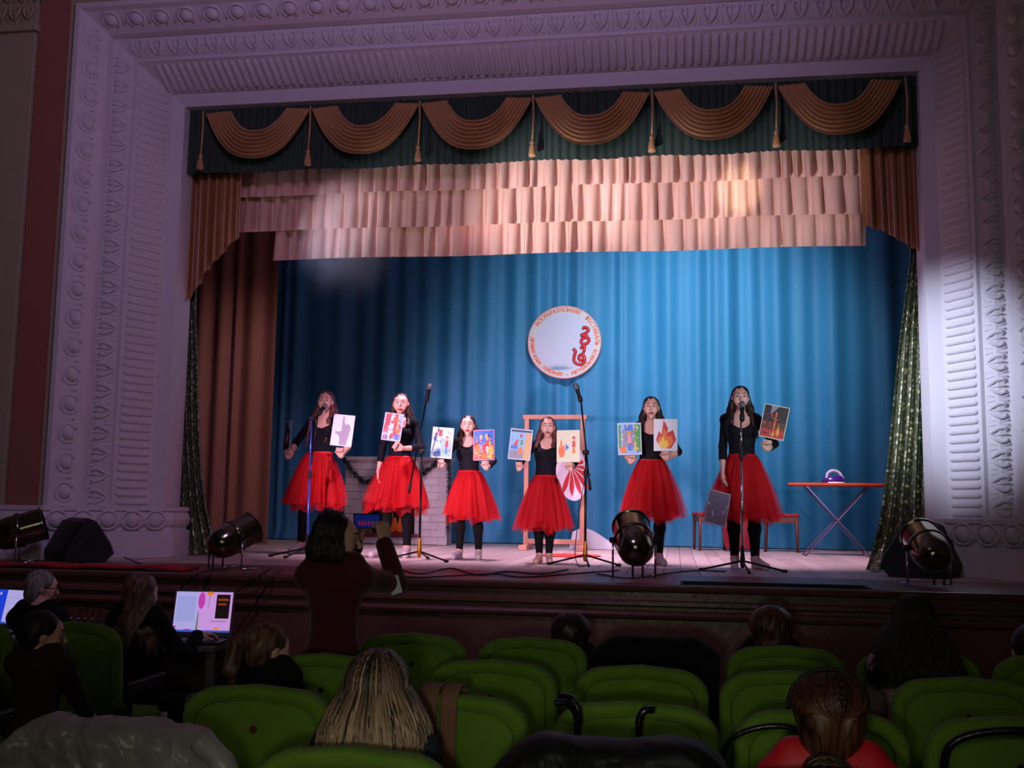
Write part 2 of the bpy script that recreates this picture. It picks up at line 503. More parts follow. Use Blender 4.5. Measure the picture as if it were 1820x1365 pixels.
def rib_mesh():
    mb = MB(); L, w, hh = 0.335, 0.027, 0.022
    rings = []
    for y, k in ((-L/2, 0.05), (-L/2+0.012, 0.8), (-L/2+0.03, 1), (L/2-0.03, 1), (L/2-0.012, 0.8), (L/2, 0.05)):
        rings.append([(w*k*math.cos(a), y, hh*k*math.sin(a)) for a in [PI*i/6 for i in range(7)]])
    mb.rings(rings, closed=False)
    me = bpy.data.meshes.new('flute'); me.from_pydata(mb.v, [], mb.f); me.materials.append(plaster)
    me.polygons.foreach_set('use_smooth', [True]*len(me.polygons)); return me
def egg_mesh():
    mb = MB()
    # dome
    rings = [[(0.066*math.cos(t)*math.cos(a), 0.058*math.cos(t)*math.sin(a), 0.048*math.sin(t)) for a in [2*PI*i/12 for i in range(12)]] for t in (0, 0.4, 0.8, 1.2, 1.5)]
    mb.rings(rings, cap1=True)
    # raised horseshoe rim
    arc = [(0.086*math.cos(a), 0.078*math.sin(a), 0.006) for a in [-0.35*PI + 1.7*PI*i/14 for i in range(15)]]
    mb.tube(arc, 0.013, 6)
    # dart between two eggs
    mb.rings([[(0.125-0.012, -0.05, 0.0), (0.125, -0.05, 0.025), (0.125+0.012, -0.05, 0.0)], [(0.125-0.004, 0.06, 0.0), (0.125, 0.06, 0.01), (0.125+0.004, 0.06, 0.0)]], True, True)
    me = bpy.data.meshes.new('egg'); me.from_pydata(mb.v, [], mb.f); me.materials.append(plaster)
    me.polygons.foreach_set('use_smooth', [True]*len(me.polygons)); return me
def leaf_mesh():
    mb = MB()
    for sx in (-1, 1):            # two curling lobes and a centre vein
        pts = bez([(0, -0.07, 0.01), (sx*0.03, -0.03, 0.035), (sx*0.055, 0.02, 0.03), (sx*0.05, 0.06, 0.02), (sx*0.025, 0.055, 0.015)], 3)
        mb.tube(pts, [0.008 + 0.012*math.sin(PI*i/(len(pts)-1)) for i in range(len(pts))], 6)
    mb.tube([(0, -0.08, 0.0), (0, 0, 0.03), (0, 0.08, 0.02)], [0.006, 0.014, 0.005], 6)
    for sx in (-1, 1):
        mb.tube(bez([(sx*0.07, -0.08, 0.0), (sx*0.08, -0.03, 0.02), (sx*0.088, 0.03, 0.012), (sx*0.075, 0.085, 0.005)], 3), 0.008, 5)
    me = bpy.data.meshes.new('leaf'); me.from_pydata(mb.v, [], mb.f); me.materials.append(plaster)
    me.polygons.foreach_set('use_smooth', [True]*len(me.polygons)); return me

def band(name, mesh, o0, y0, o1, y1, pitch, zlo, inset=0.0):
    "alike pieces along a band of the frame, up both jambs and across the head"
    om, ym = (o0+o1)/2, (y0+y1)/2
    d = Vector((o1-o0, y1-y0)).normalized()
    n2 = Vector((d.y, -d.x))                  # toward the opening and the hall
    if n2.y > 0: n2 = -n2
    for sx in (-1, 1):
        z = zlo; top = OT + om - 0.08
        cnt = int((top - zlo)/pitch)
        for i in range(cnt):
            zz = zlo + (i+0.5)*(top-zlo)/cnt
            v = Vector((sx*d.x, d.y, 0)); nn = Vector((sx*n2.x, n2.y, 0)); a = v.cross(nn)
            inst(name, mesh, arch, frame(Vector((sx*(OW+om), ym, zz)), a, v, nn))
    half = OW + om - 0.05
    cnt = int(2*half/pitch)
    for i in range(cnt):
        xx = -half + (i+0.5)*2*half/cnt
        v = Vector((0, d.y, d.x)); nn = Vector((0, n2.y, n2.x)); a = v.cross(nn)
        inst(name, mesh, arch, frame(Vector((xx, ym, OT+om)), a, v, nn))

band('flute', rib_mesh(), 0.115, -0.075, 0.295, -0.40, 0.0755, SZ + 0.47)
lfm = leaf_mesh(); lfm.transform(Matrix.Diagonal((1, 1, 0.65, 1)))
band('leaf', lfm, 0.33, -0.42, 0.49, -0.53, 0.19, SZ + 0.46)
band('egg', egg_mesh(), 0.53, -0.66, 0.64, -0.80, 0.25, SZ + 0.46)

# ---- pedestals of the arch
eggr = bpy.data.meshes.new('egg')
mb = MB()
rings = [[(0.07*math.cos(t)*math.cos(a), 0.07*math.cos(t)*math.sin(a), 0.05*math.sin(t)) for a in [2*PI*i/14 for i in range(14)]] for t in (0, 0.4, 0.8, 1.2, 1.5)]
mb.rings(rings, cap1=True); mb.tube([(0.092*math.cos(a), 0.085*math.sin(a), 0.005) for a in [2*PI*i/14 for i in range(15)]], 0.012, 6)
eggr.from_pydata(mb.v, [], mb.f); eggr.materials.append(plaster); eggr.polygons.foreach_set('use_smooth', [True]*len(eggr.polygons))
for k, sx in ((2, -1), (3, 1)):
    mb = MB()
    def foot(off):
        a = Vector((3.475, 0.02)); b = Vector((4.20, -0.88)); d = (b-a).normalized(); n = Vector((-abs(d.y), -abs(d.x)))
        a2 = a + n*off - d*off*0.4; b2 = b + n*off
        return [(sx*a2.x, a2.y), (sx*b2.x, b2.y), (sx*4.62, b2.y), (sx*4.62, 0.32), (sx*a2.x, 0.32)]
    prof = [(SZ, 0.10), (SZ+0.24, 0.10), (SZ+0.25, 0.065), (SZ+0.275, 0.06), (SZ+0.30, 0.085), (SZ+0.35, 0.10), (SZ+0.40, 0.085), (SZ+0.425, 0.06), (SZ+0.43, 0.085), (SZ+0.465, 0.085), (SZ+0.47, 0.04)]
    mb.rings([[(x, y, z) for x, y in foot(o)] for z, o in prof], True, True)
    ped = mb.build('trim_%d' % k, plaster)
    ped.location.x = 0.033
    struct(ped, 'white plaster pedestal at the foot of the %s side of the stage arch' % ('left' if sx < 0 else 'right'), 'pedestal')
    a = Vector((3.475, 0.02)); b = Vector((4.20, -0.88)); d = (b-a).normalized(); n = Vector((-abs(d.y), -abs(d.x)))
    for i in range(5):
        p = a + d*(0.14 + i*0.225) + n*0.09
        ax = Vector((sx*d.x, d.y, 0)); nz = Vector((sx*n.x, n.y, 0)); ay = nz.cross(ax)
        inst('egg', eggr, ped, frame(Vector((sx*p.x, p.y, SZ+0.345)), ax, ay, nz))

mb = MB(); mb.box((-4.50, -0.875, SZ), (-4.215, -0.83, 7.3)); mb.box((-4.215, -0.875, OT+0.80), (4.5, -0.83, OT+1.0)); mb.box((4.215, -0.875, SZ), (4.5, -0.83, 7.3))
struct(mb.build('trim_4', rust), 'rust red painted band along the outside of the arch', 'trim')
# flat pilaster with a carved capital on the left wall
mb = MB(); mb.bbox((-5.5, -0.90, SZ), (-4.52, -0.83, 5.96), 0.01)
mb.bbox((-5.55, -0.94, 5.96), (-4.49, -0.83, 6.03), 0.012); mb.bbox((-5.52, -0.92, 6.03), (-4.51, -0.83, 6.6), 0.01); mb.bbox((-5.6, -0.98, 6.6), (-4.46, -0.83, 6.75), 0.012)
pil = mb.build('trim_5', beige); struct(pil, 'beige pilaster with carved capital at the upper left', 'pilaster')
lm = leaf_mesh().copy(); lm.materials.clear(); lm.materials.append(beige)
for r in range(3):
    for i in range(7):
        inst('leaf', lm, pil, frame(Vector((-5.43 + i*0.142 + 0.06*(r % 2), -0.92, 6.12 + r*0.18)), Vector((1,0,0)), Vector((0,0,1)), Vector((0,-1,0))) @ Matrix.Scale(0.85, 4))

# ---- the stage: boards, apron, front
stage = MB()
stage.box((-6.8, -0.92, SZ-0.35), (6.8, 5.9, SZ-0.03))
stage.box((-6.8, EY+0.05, SZ-0.35), (1.40, -0.92, SZ-0.03)); stage.box((2.66, EY+0.05, SZ-0.35), (6.8, -0.92, SZ-0.03))
stage.box((1.40, -1.62, SZ-0.35), (2.66, -0.92, SZ-0.03)); stage.box((1.40, EY+0.05, SZ-0.35), (2.66, -1.97, SZ-0.03))
stg = stage.build('stage_platform', brownwall); struct(stg, 'raised wooden stage platform with boarded floor', 'stage')
def box_mesh(name, lo, hi, m, r=0.004):
    mb = MB(); mb.bbox(lo, hi, r, n=1); me = bpy.data.meshes.new(name); me.from_pydata(mb.v, [], mb.f); me.materials.append(m); return me
pw = 0.145
pl = [box_mesh('plank', (-pw/2+0.0015, 0, 0), (pw/2-0.0015, 3.2, 0.028), m) for m in (wood_floor, wood_floor2)]
pl2 = [box_mesh('plank', (-pw/2+0.0015, 0, 0), (pw/2-0.0015, 3.42, 0.028), m) for m in (wood_floor, wood_floor2)]
for i in range(70):
    x = -5.05 + i*pw
    inst('plank', pl[random.random() < 0.4], stg, Matrix.Translation((x, -0.91, SZ-0.0295 + random.uniform(0, 0.0015))))
    inst('plank', pl2[random.random() < 0.4], stg, Matrix.Translation((x, 2.295, SZ-0.0295 + random.uniform(0, 0.0015))))
# apron: long painted boards lying along the edge, interrupted by the footlight pit
for (y0, y1) in ((-1.14, -0.915), (-1.38, -1.145), (-1.615, -1.385)):
    inst('apron_board', box_mesh('apron_board', (-6.7, y0, SZ-0.0295), (6.7, y1, SZ), apron_mat), stg, Matrix())
for x0, x1 in ((-6.7, 1.395), (2.665, 6.7)):
    inst('apron_board', box_mesh('apron_board', (x0, -1.965, SZ-0.0295), (x1, -1.62, SZ), apron_mat), stg, Matrix())
inst('apron_board', box_mesh('apron_board', (-6.7, EY+0.02, SZ-0.0295), (6.7, -1.97, SZ), apron_mat), stg, Matrix())
mb = MB(); mb.box((1.40, -1.97, SZ-0.22), (2.66, -1.62, SZ-0.21)); mb.box((1.395, -1.97, SZ-0.22), (1.41, -1.62, SZ+0.002)); mb.box((2.65, -1.97, SZ-0.22), (2.665, -1.62, SZ+0.002))
mb.box((1.40, -1.635, SZ-0.22), (2.66, -1.62, SZ+0.002)); mb.box((1.40, -1.975, SZ-0.22), (2.66, -1.96, SZ+0.002))
mb.build('footlight_pit', dark_pit, stg)
mb = MB()
prof = [(EY+0.06, 0.0), (EY, 0.0), (EY, 0.16), (EY+0.02, 0.18), (EY+0.02, 0.86), (EY-0.012, 0.875), (EY-0.02, 0.895), (EY-0.012, 0.915), (EY+0.008, 0.925), (EY+0.008, 0.945), (EY-0.022, 0.96), (EY-0.022, 0.985), (EY+0.004, 0.995),
        (EY+0.004, 1.045), (EY-0.03, 1.055), (EY-0.042, 1.075), (EY-0.042, SZ-0.004), (EY-0.036, SZ), (EY+0.06, SZ)]
mb.rings([[(-6.9, y, z), (6.9, y, z)] for y, z in prof], closed=False)
fr = mb.build('stage_front', brownwall, stg); smooth_by_angle(fr, 40)

# ================================================================== CURTAINS
blue_mat = M('blue_backdrop_cloth', (0.17, 0.49, 0.68), 0.6, var=0.26, scale=2.2, stretch=(3.2, 0.2, 0.06), sheen=0.15, transl=0.10)
gold_satin = M('gold_satin', (0.74, 0.56, 0.34), 0.27, var=0.10, scale=5, sheen=0.2)
peach_satin = M('peach_satin', (0.88, 0.71, 0.63), 0.24, var=0.08, scale=4, transl=0.08)
jabot_satin = M('bronze_satin', (0.64, 0.44, 0.27), 0.32, var=0.10, scale=5)
green_velvet = M('dark_green_velvet', (0.13, 0.22, 0.17), 0.75, var=0.2, scale=5, sheen=0.15, stretch=(2, 2, 0.4))
brown_cloth = M('rust_brown_cloth', (0.50, 0.32, 0.27), 0.65, var=0.1, scale=3, sheen=0.2)
green_glitter = sequin('green_sequin_cloth', (0.33, 0.37, 0.27), (0.86, 0.83, 0.68))

def folds(seed, width, lo=0.10, hi=0.26, amp=0.05):
    "irregular soft folds: returns y offset as a function of x along the cloth"
    r = random.Random(seed); xs = [0.0]; a = []
    while xs[-1] < width:
        xs.append(xs[-1] + r.uniform(lo, hi)); a.append(amp*r.uniform(0.5, 1.0))
    a.append(amp)
    import bisect
    def f(x):
        i = max(0, min(len(a)-1, bisect.bisect_right(xs, x)-1))
        if i >= len(xs)-1: return 0
        t = (x-xs[i])/(xs[i+1]-xs[i])
        return a[i]*(0.5-0.5*math.cos(2*PI*t))
    return f

# blue backdrop
fb = folds(3, 10.4, 0.14, 0.42, 0.065); fb2 = folds(8, 10.4, 0.5, 1.3, 0.14)
def bfn(u, v):
    x = -5.2 + 10.4*u; z = SZ + 0.012 + (5.75-SZ)*v
    w = 1.0 if v > 0.06 else 0.5 + 8*v
    y = 5.22 - fb(u*10.4)*w - fb2(u*10.4)*0.6 - (0.10*(1-v/0.025)*(0.4+0.6*math.sin(x*7)**2) if v < 0.025 else 0)
    return (x + 0.004*math.sin(1.3*z+x*4), y, z)
mb = MB(); mb.sheet(bfn, 640, 26)
tag(mb.build('backdrop_curtain', blue_mat, smooth=True), 'wide bright blue cloth backdrop hanging in folds at the back of the stage', 'curtain')

# brown leg curtain at left
fl = folds(5, 2.2, 0.2, 0.5, 0.07)
mb = MB(); mb.sheet(lambda u, v: (-4.95 + 1.28*u, 3.15 - fl(u*2.2) - 0.25*(1-u), SZ + 0.012 + 4.5*v), 130, 10)
tag(mb.build('leg_curtain', brown_cloth, smooth=True), 'rust brown side curtain hanging on the left of the blue backdrop', 'curtain')
# black wing cloth closing off the right wing
fl2 = folds(15, 2.2, 0.14, 0.30, 0.06)
mb = MB(); mb.sheet(lambda u, v: (4.35 + 0.9*u, 2.6 - fl2(u*2.2), SZ + 0.012 + 4.5*v), 60, 6)
tag(mb.build('wing_curtain', black_cloth, smooth=True), 'black wing curtain hidden behind the right sequinned curtain', 'curtain')

# three tiers of peach ruffles
val = empty('ruffled_valance', (0, 0.5, 4.07)); tag(val, 'peach satin valance of three ruffled tiers under the dark green one', 'valance')
def pleats(seed, width, lo, hi):
    r = random.Random(seed); xs = [0.0]
    while xs[-1] < width: xs.append(xs[-1] + r.uniform(lo, hi))
    sk = [r.uniform(-0.3, 0.3) for _ in xs]; am = [r.uniform(0.5, 1.0) for _ in xs]
    import bisect
    def f(x):
        i = max(0, min(len(xs)-2, bisect.bisect_right(xs, x)-1)); t = (x-xs[i])/(xs[i+1]-xs[i])
        t = min(1, max(0, t)); fr_ = 0.66 + 0.5*sk[i]
        p = (math.sin(PI*t/fr_)**0.45 if t < fr_ else -0.25*math.sin(PI*(t-fr_)/(1-fr_))**0.6)
        return am[i]*p, sk[i], t
    return f
for k, (x0, x1, zt, zb, yy) in enumerate(((-3.12, 3.14, 5.14, 4.705, 0.46), (-3.12, 3.16, 4.87, 4.365, 0.54), (-2.70, 3.15, 4.56, 4.08, 0.62))):
    pf = pleats(20+k, x1-x0, 0.09, 0.20); W = x1-x0
    def rf(u, v, x0=x0, W=W, zt=zt, zb=zb, yy=yy, pf=pf):
        p, sk, t = pf(u*W); g = (1-v)
        sag = 0.006*math.sin(3*u*W+k) + (0.03*p - 0.015)
        return (x0 + u*W + sk*0.05*g*math.sin(PI*t), yy - 0.5 - 0.115*p*(0.35+0.65*g) - 0.03*g, zb - sag*g + (zt-zb)*v - 4.07)
    mb = MB(); mb.sheet(rf, 760, 10); mb.build('ruffle', peach_satin, val, smooth=True)

# side jabots
def jabot(name, x0, x1, hem, seed, label):
    W = abs(x1-x0); pf = pleats(seed, W, 0.07, 0.12)
    def fn(u, v):
        x = x0 + (x1-x0)*u; p, sk, t = pf(u*W)
        zb = hem(u) + (0.05*(t-0.5))
        return (x + 0.015*(1-v)*math.sin(PI*t), 0.28 - 0.075*p - 0.02*(1-v), zb + (5.02-zb)*v)
    mb = MB(); mb.sheet(fn, 130, 16)
    return tag(mb.build(name, jabot_satin, smooth=True), label, 'curtain')
def interp(tab):
    def f(u):
        for (a, b), (c, d) in zip(tab, tab[1:]):
            if u <= c: return b + (d-b)*(u-a)/(c-a)
        return tab[-1][1]
    return f
jabot('side_jabot', -3.64, -2.93, interp([(0, 3.46), (0.15, 3.52), (0.4, 3.74), (0.62, 4.0), (0.8, 4.1), (0.9, 4.22), (1, 4.24)]), 31, 'bronze satin jabot cascading down the left edge of the stage opening')
jabot('side_jabot', 3.60, 3.05, interp([(0, 3.93), (0.3, 3.97), (0.45, 4.05), (0.7, 4.12), (1, 4.18)]), 32, 'bronze satin jabot hanging at the upper right edge of the stage opening')

# dark green valance with gold swags and tassels
gv = empty('swagged_valance', (0, 0.1, 4.87)); tag(gv, 'dark green pleated valance with gold swags and tassels across the stage top', 'valance')
gf = folds(41, 7.2, 0.05, 0.10, 0.04)
mb = MB(); mb.sheet(lambda u, v: (-3.53 + 7.08*u, 0.02 - gf(u*7.08), (5.57-4.87)*v + 0.008*math.sin(40*u)*(1-v)), 460, 6)
mb.build('pleated_cloth', green_velvet, gv, smooth=True)
SWC = [-2.69, -1.595, -0.50, 0.60, 1.715, 2.83]
for ci, cx in enumerate(SWC):
    def sf(u, v, cx=cx):
        s = 2*u-1; hw = 0.285 + 0.255*v; dep = 0.22 + 0.28*v
        x = cx + hw*math.copysign(abs(s)**0.9, s)
        q = 1-abs(s)**2.3
        rip = abs(math.sin(v*7.5*PI + 0.15*math.sin(4*s)))
        return (x, -0.07 - 0.055*q*(0.3+0.7*rip) - 0.03*rip, 5.475 - 0.02*v - dep*q - 4.87)
    mb = MB(); mb.sheet(sf, 40, 62); mb.build('swag', gold_satin, gv, smooth=True)
for x in [-3.25] + [(a+b)/2 for a, b in zip(SWC, SWC[1:])] + [3.40]:
    mb = MB(); mb.tube([(x, -0.12, 0.60), (x+0.01, -0.13, 0.4), (x, -0.13, 0.13)], 0.010, 6)
    cd = mb.build('tassel_cord', gold_satin, gv, smooth=True)
    mb = MB(); mb.lathe([(0.008, 0.16), (0.02, 0.14), (0.022, 0.125), (0.014, 0.11), (0.024, 0.09), (0.034, 0.02), (0.034, 0.0)], 12, Matrix.Translation((x, -0.13, 0.0)))
    mb.build('tassel', gold_satin, gv, smooth=True)

# sequinned green curtains gathered at both jambs
def gather(name, edge_in, xo, y0, label, seed, train):
    fg = folds(seed, 1.0, 0.10, 0.2, 1.0)
    def fn(u, v):
        z = SZ + 0.012 + 4.0*v; h = z-SZ
        xi = edge_in(h); x = xo + (xi-xo)*u
        wid = abs(xi-xo)
        tr = max(0, 1-h/0.30)
        y = y0 - (0.10+0.14*wid)*fg(u)*(1.0-0.3*v) - train*tr*tr*u**1.3 + 0.03*math.sin(5*u+3*z)
        return (x + math.copysign(0.16*tr*tr*u, xi-xo)*train*1.3, y, z)
    mb = MB(); mb.sheet(fn, 80, 60)
    return tag(mb.build(name, green_glitter, smooth=True), label, 'curtain')
gather('sequin_curtain', lambda h: -3.44 + 0.30*max(0, 1-h/2.4)**1.2 + 0.10*max(0, 1-h/0.6)**2, -3.66, 0.46, 'dark green sequinned curtain gathered at the left jamb of the stage', 51, 0.12)
gather('sequin_curtain', lambda h: 3.49 - 0.40*max(0, 1-h/2.85)**1.0 - 0.06*max(0, 1-h/0.6)**2, 3.70, 0.48, 'green sequinned curtain gathered at the right jamb behind the large stage lamp', 52, 0.42)

# ================================================================== PEOPLE: helpers
skin_mat = M('fair_skin', (0.86, 0.66, 0.60), 0.5, var=0.06, scale=30)
lip_mat = M('lips_red', (0.72, 0.22, 0.26), 0.4)
white_eye = M('eye_white', (0.70, 0.66, 0.66), 0.35, var=0.02)
iris_mat = M('iris_dark', (0.10, 0.07, 0.06), 0.2)
brow_mat = M('eyebrow_brown', (0.25, 0.15, 0.12), 0.7)
leotard_mat = M('black_jersey', (0.060, 0.052, 0.095), 0.8, var=0.2, scale=20, spec=0.2)
tights_mat = M('black_tights', (0.04, 0.034, 0.05), 0.85, var=0.2, spec=0.2)
slipper_mat = M('pale_slipper', (0.80, 0.74, 0.78), 0.6)
tulle_mat = M('red_tulle', (0.92, 0.05, 0.13), 0.7, var=0.10, scale=14, alpha=0.44, transl=0.45)
tulle_in = M('red_tulle_inner', (0.80, 0.03, 0.09), 0.7, var=0.10, scale=14, alpha=0.50, transl=0.4)
satin_band = M('red_waistband', (0.75, 0.04, 0.09), 0.5)

def ik(sh, wr, l1, l2, pole):
    sh, wr = Vector(sh), Vector(wr); d = wr - sh; L = min(d.length, (l1+l2)*0.999); dn = d.normalized()
    wr = sh + dn*L
    a = (l1*l1 - l2*l2 + L*L)/(2*L); hgt = math.sqrt(max(l1*l1-a*a, 0))
    p = Vector(pole); p = (p - dn*p.dot(dn)).normalized()
    return sh + dn*a + p*hgt, wr

def hand(w, d, n, thumb, s=1.0, pose='fist'):
    "palm, four unequal bent fingers and a thumb leaving the side of the palm"
    w = Vector(w); d = Vector(d).normalized(); n = Vector(n); n = (n - d*n.dot(d)).normalized(); t = d.cross(n)*thumb
    P = []
    cur = {'fist': (78, 88, 55), 'relaxed': (18, 26, 18), 'grip': (50, 62, 38)}[pose]
    for off, ln in ((0.029, 0.072), (0.010, 0.080), (-0.009, 0.075), (-0.027, 0.060)):
        kn = w + d*0.082*s + t*off*s
        P.append(cone(w + d*0.012*s + t*off*0.55*s, kn, 0.0135*s, 0.0108*s, 0.012*s))
        p = kn; ang = 0
        for seg, c in zip((0.45, 0.31, 0.24), cur):
            ang += math.radians(c)
            q = p + (d*math.cos(ang) + n*math.sin(ang))*ln*seg*s
            P.append(cone(p, q, 0.0088*s, 0.0078*s, 0.004*s)); p = q
    b = w + d*0.022*s + t*0.024*s
    k1 = b + (d*0.65 + t*0.55 + n*0.45).normalized()*0.042*s
    k2 = k1 + ((d*0.35 + n*0.6 - t*0.65) if pose == 'fist' else (d*0.85 + n*0.3 + t*0.1)).normalized()*0.032*s
    k3 = k2 + ((d*0.1 + n*0.2 - t*0.95) if pose == 'fist' else (d*0.95 + n*0.3)).normalized()*0.024*s
    P += [cone(b, k1, 0.0145*s, 0.0108*s, 0.012*s), cone(k1, k2, 0.0102*s, 0.0092*s, 0.004*s), cone(k2, k3, 0.0090*s, 0.0075*s, 0.004*s)]
    return P

def rotm(yaw=0, pitch=0, roll=0):
    return Matrix.Rotation(yaw, 3, 'Z') @ Matrix.Rotation(pitch, 3, 'X') @ Matrix.Rotation(roll, 3, 'Y')

def head_prims(c, R, s=1.0):
    c = Vector(c)
    def T(x, y, z): return c + R @ Vector((x*s, y*s, z*s))
    def E(x, y, z, a, b, d, k=0.02): return ell(T(x, y, z), (a*s, b*s, d*s), k*s, R)
    return [E(0, 0.012, 0.030, 0.073, 0.089, 0.082), cone(T(0, -0.016, -0.02), T(0, -0.052, -0.086), 0.060*s, 0.026*s, 0.03*s),
            E(0.034, -0.048, -0.022, 0.030, 0.030, 0.036), E(-0.034, -0.048, -0.022, 0.030, 0.030, 0.036),
            E(0, -0.060, 0.030, 0.048, 0.022, 0.022, 0.03), E(0, -0.068, -0.094, 0.018, 0.015, 0.014, 0.02),
            cut(T(0.029, -0.094, 0.012), (0.019*s, 0.015*s, 0.011*s), 0.012*s, R), cut(T(-0.029, -0.094, 0.012), (0.019*s, 0.015*s, 0.011*s), 0.012*s, R),
            cone(T(0, -0.080, 0.014), T(0, -0.104, -0.022), 0.0075*s, 0.0115*s, 0.012*s), E(0.010, -0.094, -0.027, 0.008, 0.008, 0.007, 0.006), E(-0.010, -0.094, -0.027, 0.008, 0.008, 0.007, 0.006),
            E(0, -0.083, -0.054, 0.021, 0.011, 0.010, 0.012),
            E(0.074, 0.008, -0.002, 0.009, 0.019, 0.030, 0.008), E(-0.074, 0.008, -0.002, 0.009, 0.019, 0.030, 0.008)]

def face_parts(parent, c, R, s=1.0, lips=None):
    c = Vector(c)
    def T(x, y, z): return c + R @ Vector((x*s, y*s, z*s))
    for sx in (-1, 1):
        m4 = frame(T(sx*0.029, -0.0705, 0.012), R @ V(1,0,0), R @ V(0,1,0), R @ V(0,0,1))
        mb = MB(); rr = 0.0125*s
        mb.rings([[(rr*1.25*math.cos(t)*math.cos(a), -rr*0.95*math.sin(t), rr*0.8*math.cos(t)*math.sin(a)) for a in [2*PI*i/12 for i in range(12)]] for t in (0, 0.4, 0.8, 1.2, 1.5)], cap1=True, mat=m4)
        eye = mb.build('eye', white_eye, parent, smooth=True)
        mb = MB(); mb.rings([[(rr*0.62*k*math.cos(a), -rr*0.97 - 0.001*(1-k), rr*0.62*k*math.sin(a)) for a in [2*PI*i/10 for i in range(10)]] for k in (1, 0.5)], True, True, m4)
        mb.build('iris', iris_mat, eye)
        mb = MB(); mb.tube([T(sx*0.012, -0.085, 0.034), T(sx*0.03, -0.082, 0.040), T(sx*0.050, -0.068, 0.035)], [0.0035*s, 0.004*s, 0.002*s], 6)
        mb.build('eyebrow', brow_mat, parent, smooth=True)
    mb = MB()
    mb.tube(bez([T(-0.022, -0.079, -0.054), T(-0.010, -0.0925, -0.051), T(0, -0.0935, -0.053), T(0.010, -0.0925, -0.051), T(0.022, -0.079, -0.054)], 3), [0.002*s] + [0.0042*s]*11 + [0.002*s], 6)
    mb.tube(bez([T(-0.019, -0.080, -0.056), T(0, -0.0925, -0.062), T(0.019, -0.080, -0.056)], 4), [0.002*s] + [0.0050*s]*7 + [0.002*s], 6)
    mb.build('lips', lips or lip_mat, parent, smooth=True)

def arm(sh, el, wr, s, k=0.02):
    sh, el, wr = Vector(sh), Vector(el), Vector(wr)
    return [cone(sh, el, 0.036*s, 0.029*s, k*s), cone(el, el.lerp(wr, 0.3), 0.029*s, 0.031*s, k*s), cone(el.lerp(wr, 0.3), wr, 0.031*s, 0.020*s, k*s)]

def leg(hip, kn, an, toe, s):
    hip, kn, an, toe = map(Vector, (hip, kn, an, toe)); mid = kn.lerp(an, 0.32)
    L = [cone(hip, kn, 0.076*s, 0.048*s, 0.04*s), cone(kn, mid + Vector((0, 0.012*s, 0)), 0.050*s, 0.050*s, 0.03*s), cone(mid + Vector((0, 0.012*s, 0)), an, 0.050*s, 0.032*s, 0.03*s)]
    heel = Vector((an.x, an.y + 0.03*s, toe.z))
    F = [cone(an, heel, 0.034*s, 0.028*s, 0.02*s), cone(heel, toe, 0.029*s, 0.024*s, 0.02*s), cone(an, toe, 0.030*s, 0.020*s, 0.03*s)]
    return L, F

def torso(s, lean=Vector((0, 0, 0)), bust=0.012):
    "trunk prims from pelvis to neck; lean shifts the chest"
    z = lambda v: v*s
    T = [ell((0, 0.005, z(0.90)), (z(0.128), z(0.098), z(0.10)), 0.05*s), ell(Vector((0, 0, z(1.03))) + lean*0.4, (z(0.108), z(0.078), z(0.12)), 0.06*s),
         ell(Vector((0, 0.004, z(1.20))) + lean*0.8, (z(0.135), z(0.092), z(0.14)), 0.06*s),
         cone(Vector((-0.100*s, 0.01, z(1.330))) + lean, Vector((0.100*s, 0.01, z(1.330))) + lean, 0.042*s, 0.042*s, 0.06*s)]
    if bust:
        for sx in (-1, 1): T.append(ell(Vector((sx*0.058*s, -0.062*s, z(1.215))) + lean*0.8, (0.05*s, (0.035+bust)*s, 0.048*s), 0.035*s))
    return T

def strands(name, roots, mat, parent, r=0.0035, n=4):
    "a head of hair from many tapered locks; roots is a list of polylines; each lock carries its own tone"
    mb = MB(); tone = []
    for pts in roots:
        m = len(pts)
        t0 = random.gauss(0.5, 0.22)
        tone += [min(1, max(0, t0 + 0.55*(i/(m-1) - 0.6))) for i in range(m) for _ in range(n)]
        mb.tube(pts, [r*(0.55 + 0.75*math.sin(PI*min(1, 0.12 + i/(m-1)*0.86))) for i in range(m)], n, True)
    o = mb.build(name, mat, parent, smooth=True)
    at_ = o.data.attributes.new('tone', 'FLOAT', 'POINT'); at_.data.foreach_set('value', tone)
    return o

# ================================================================== THE SIX PERFORMERS
hair_auburn = hairmat('auburn_hair', (0.22, 0.10, 0.10), (0.50, 0.26, 0.24))
hair_brown = hairmat('brown_hair', (0.12, 0.07, 0.06), (0.32, 0.19, 0.16))
hair_darkb = hairmat('dark_brown_hair', (0.07, 0.04, 0.04), (0.24, 0.13, 0.11))

def skirt_layer(s, zw, rw, zb, rb, nple, seed, off=0.0, tilt=(0, 0), rag=0.075):
    r = random.Random(seed); ph = [r.uniform(0, 2*PI) for _ in range(6)]; am = [r.uniform(0.5, 1) for _ in range(6)]
    hem = [r.uniform(-rag, rag) for _ in range(nple)]
    def fn(u, v):
        a = 2*PI*u
        g = v
        bulge = 0.5*g + 0.5*math.sin(g*PI*0.5)**0.7
        pl = math.cos(nple*a + 1.3*math.sin(3*a+ph[0])) * (0.008 + 0.034*g) + 0.045*g*am[1]*math.sin(3*a+ph[1]) + 0.022*g*am[2]*math.sin(5*a+ph[2])
        rad = rw + (rb-rw)*bulge + pl*s + off
        i = int(u*nple) % nple
        zz = zw + (zb + hem[i]*s*(0.6+0.4*math.sin(nple*a)) - zw)*g
        return (rad*math.cos(a)*1.0 + tilt[0]*g, rad*math.sin(a)*0.86 + tilt[1]*g, zz)
    mb = MB(); mb.sheet(fn, nple*12, 14, closed_u=True)
    return mb

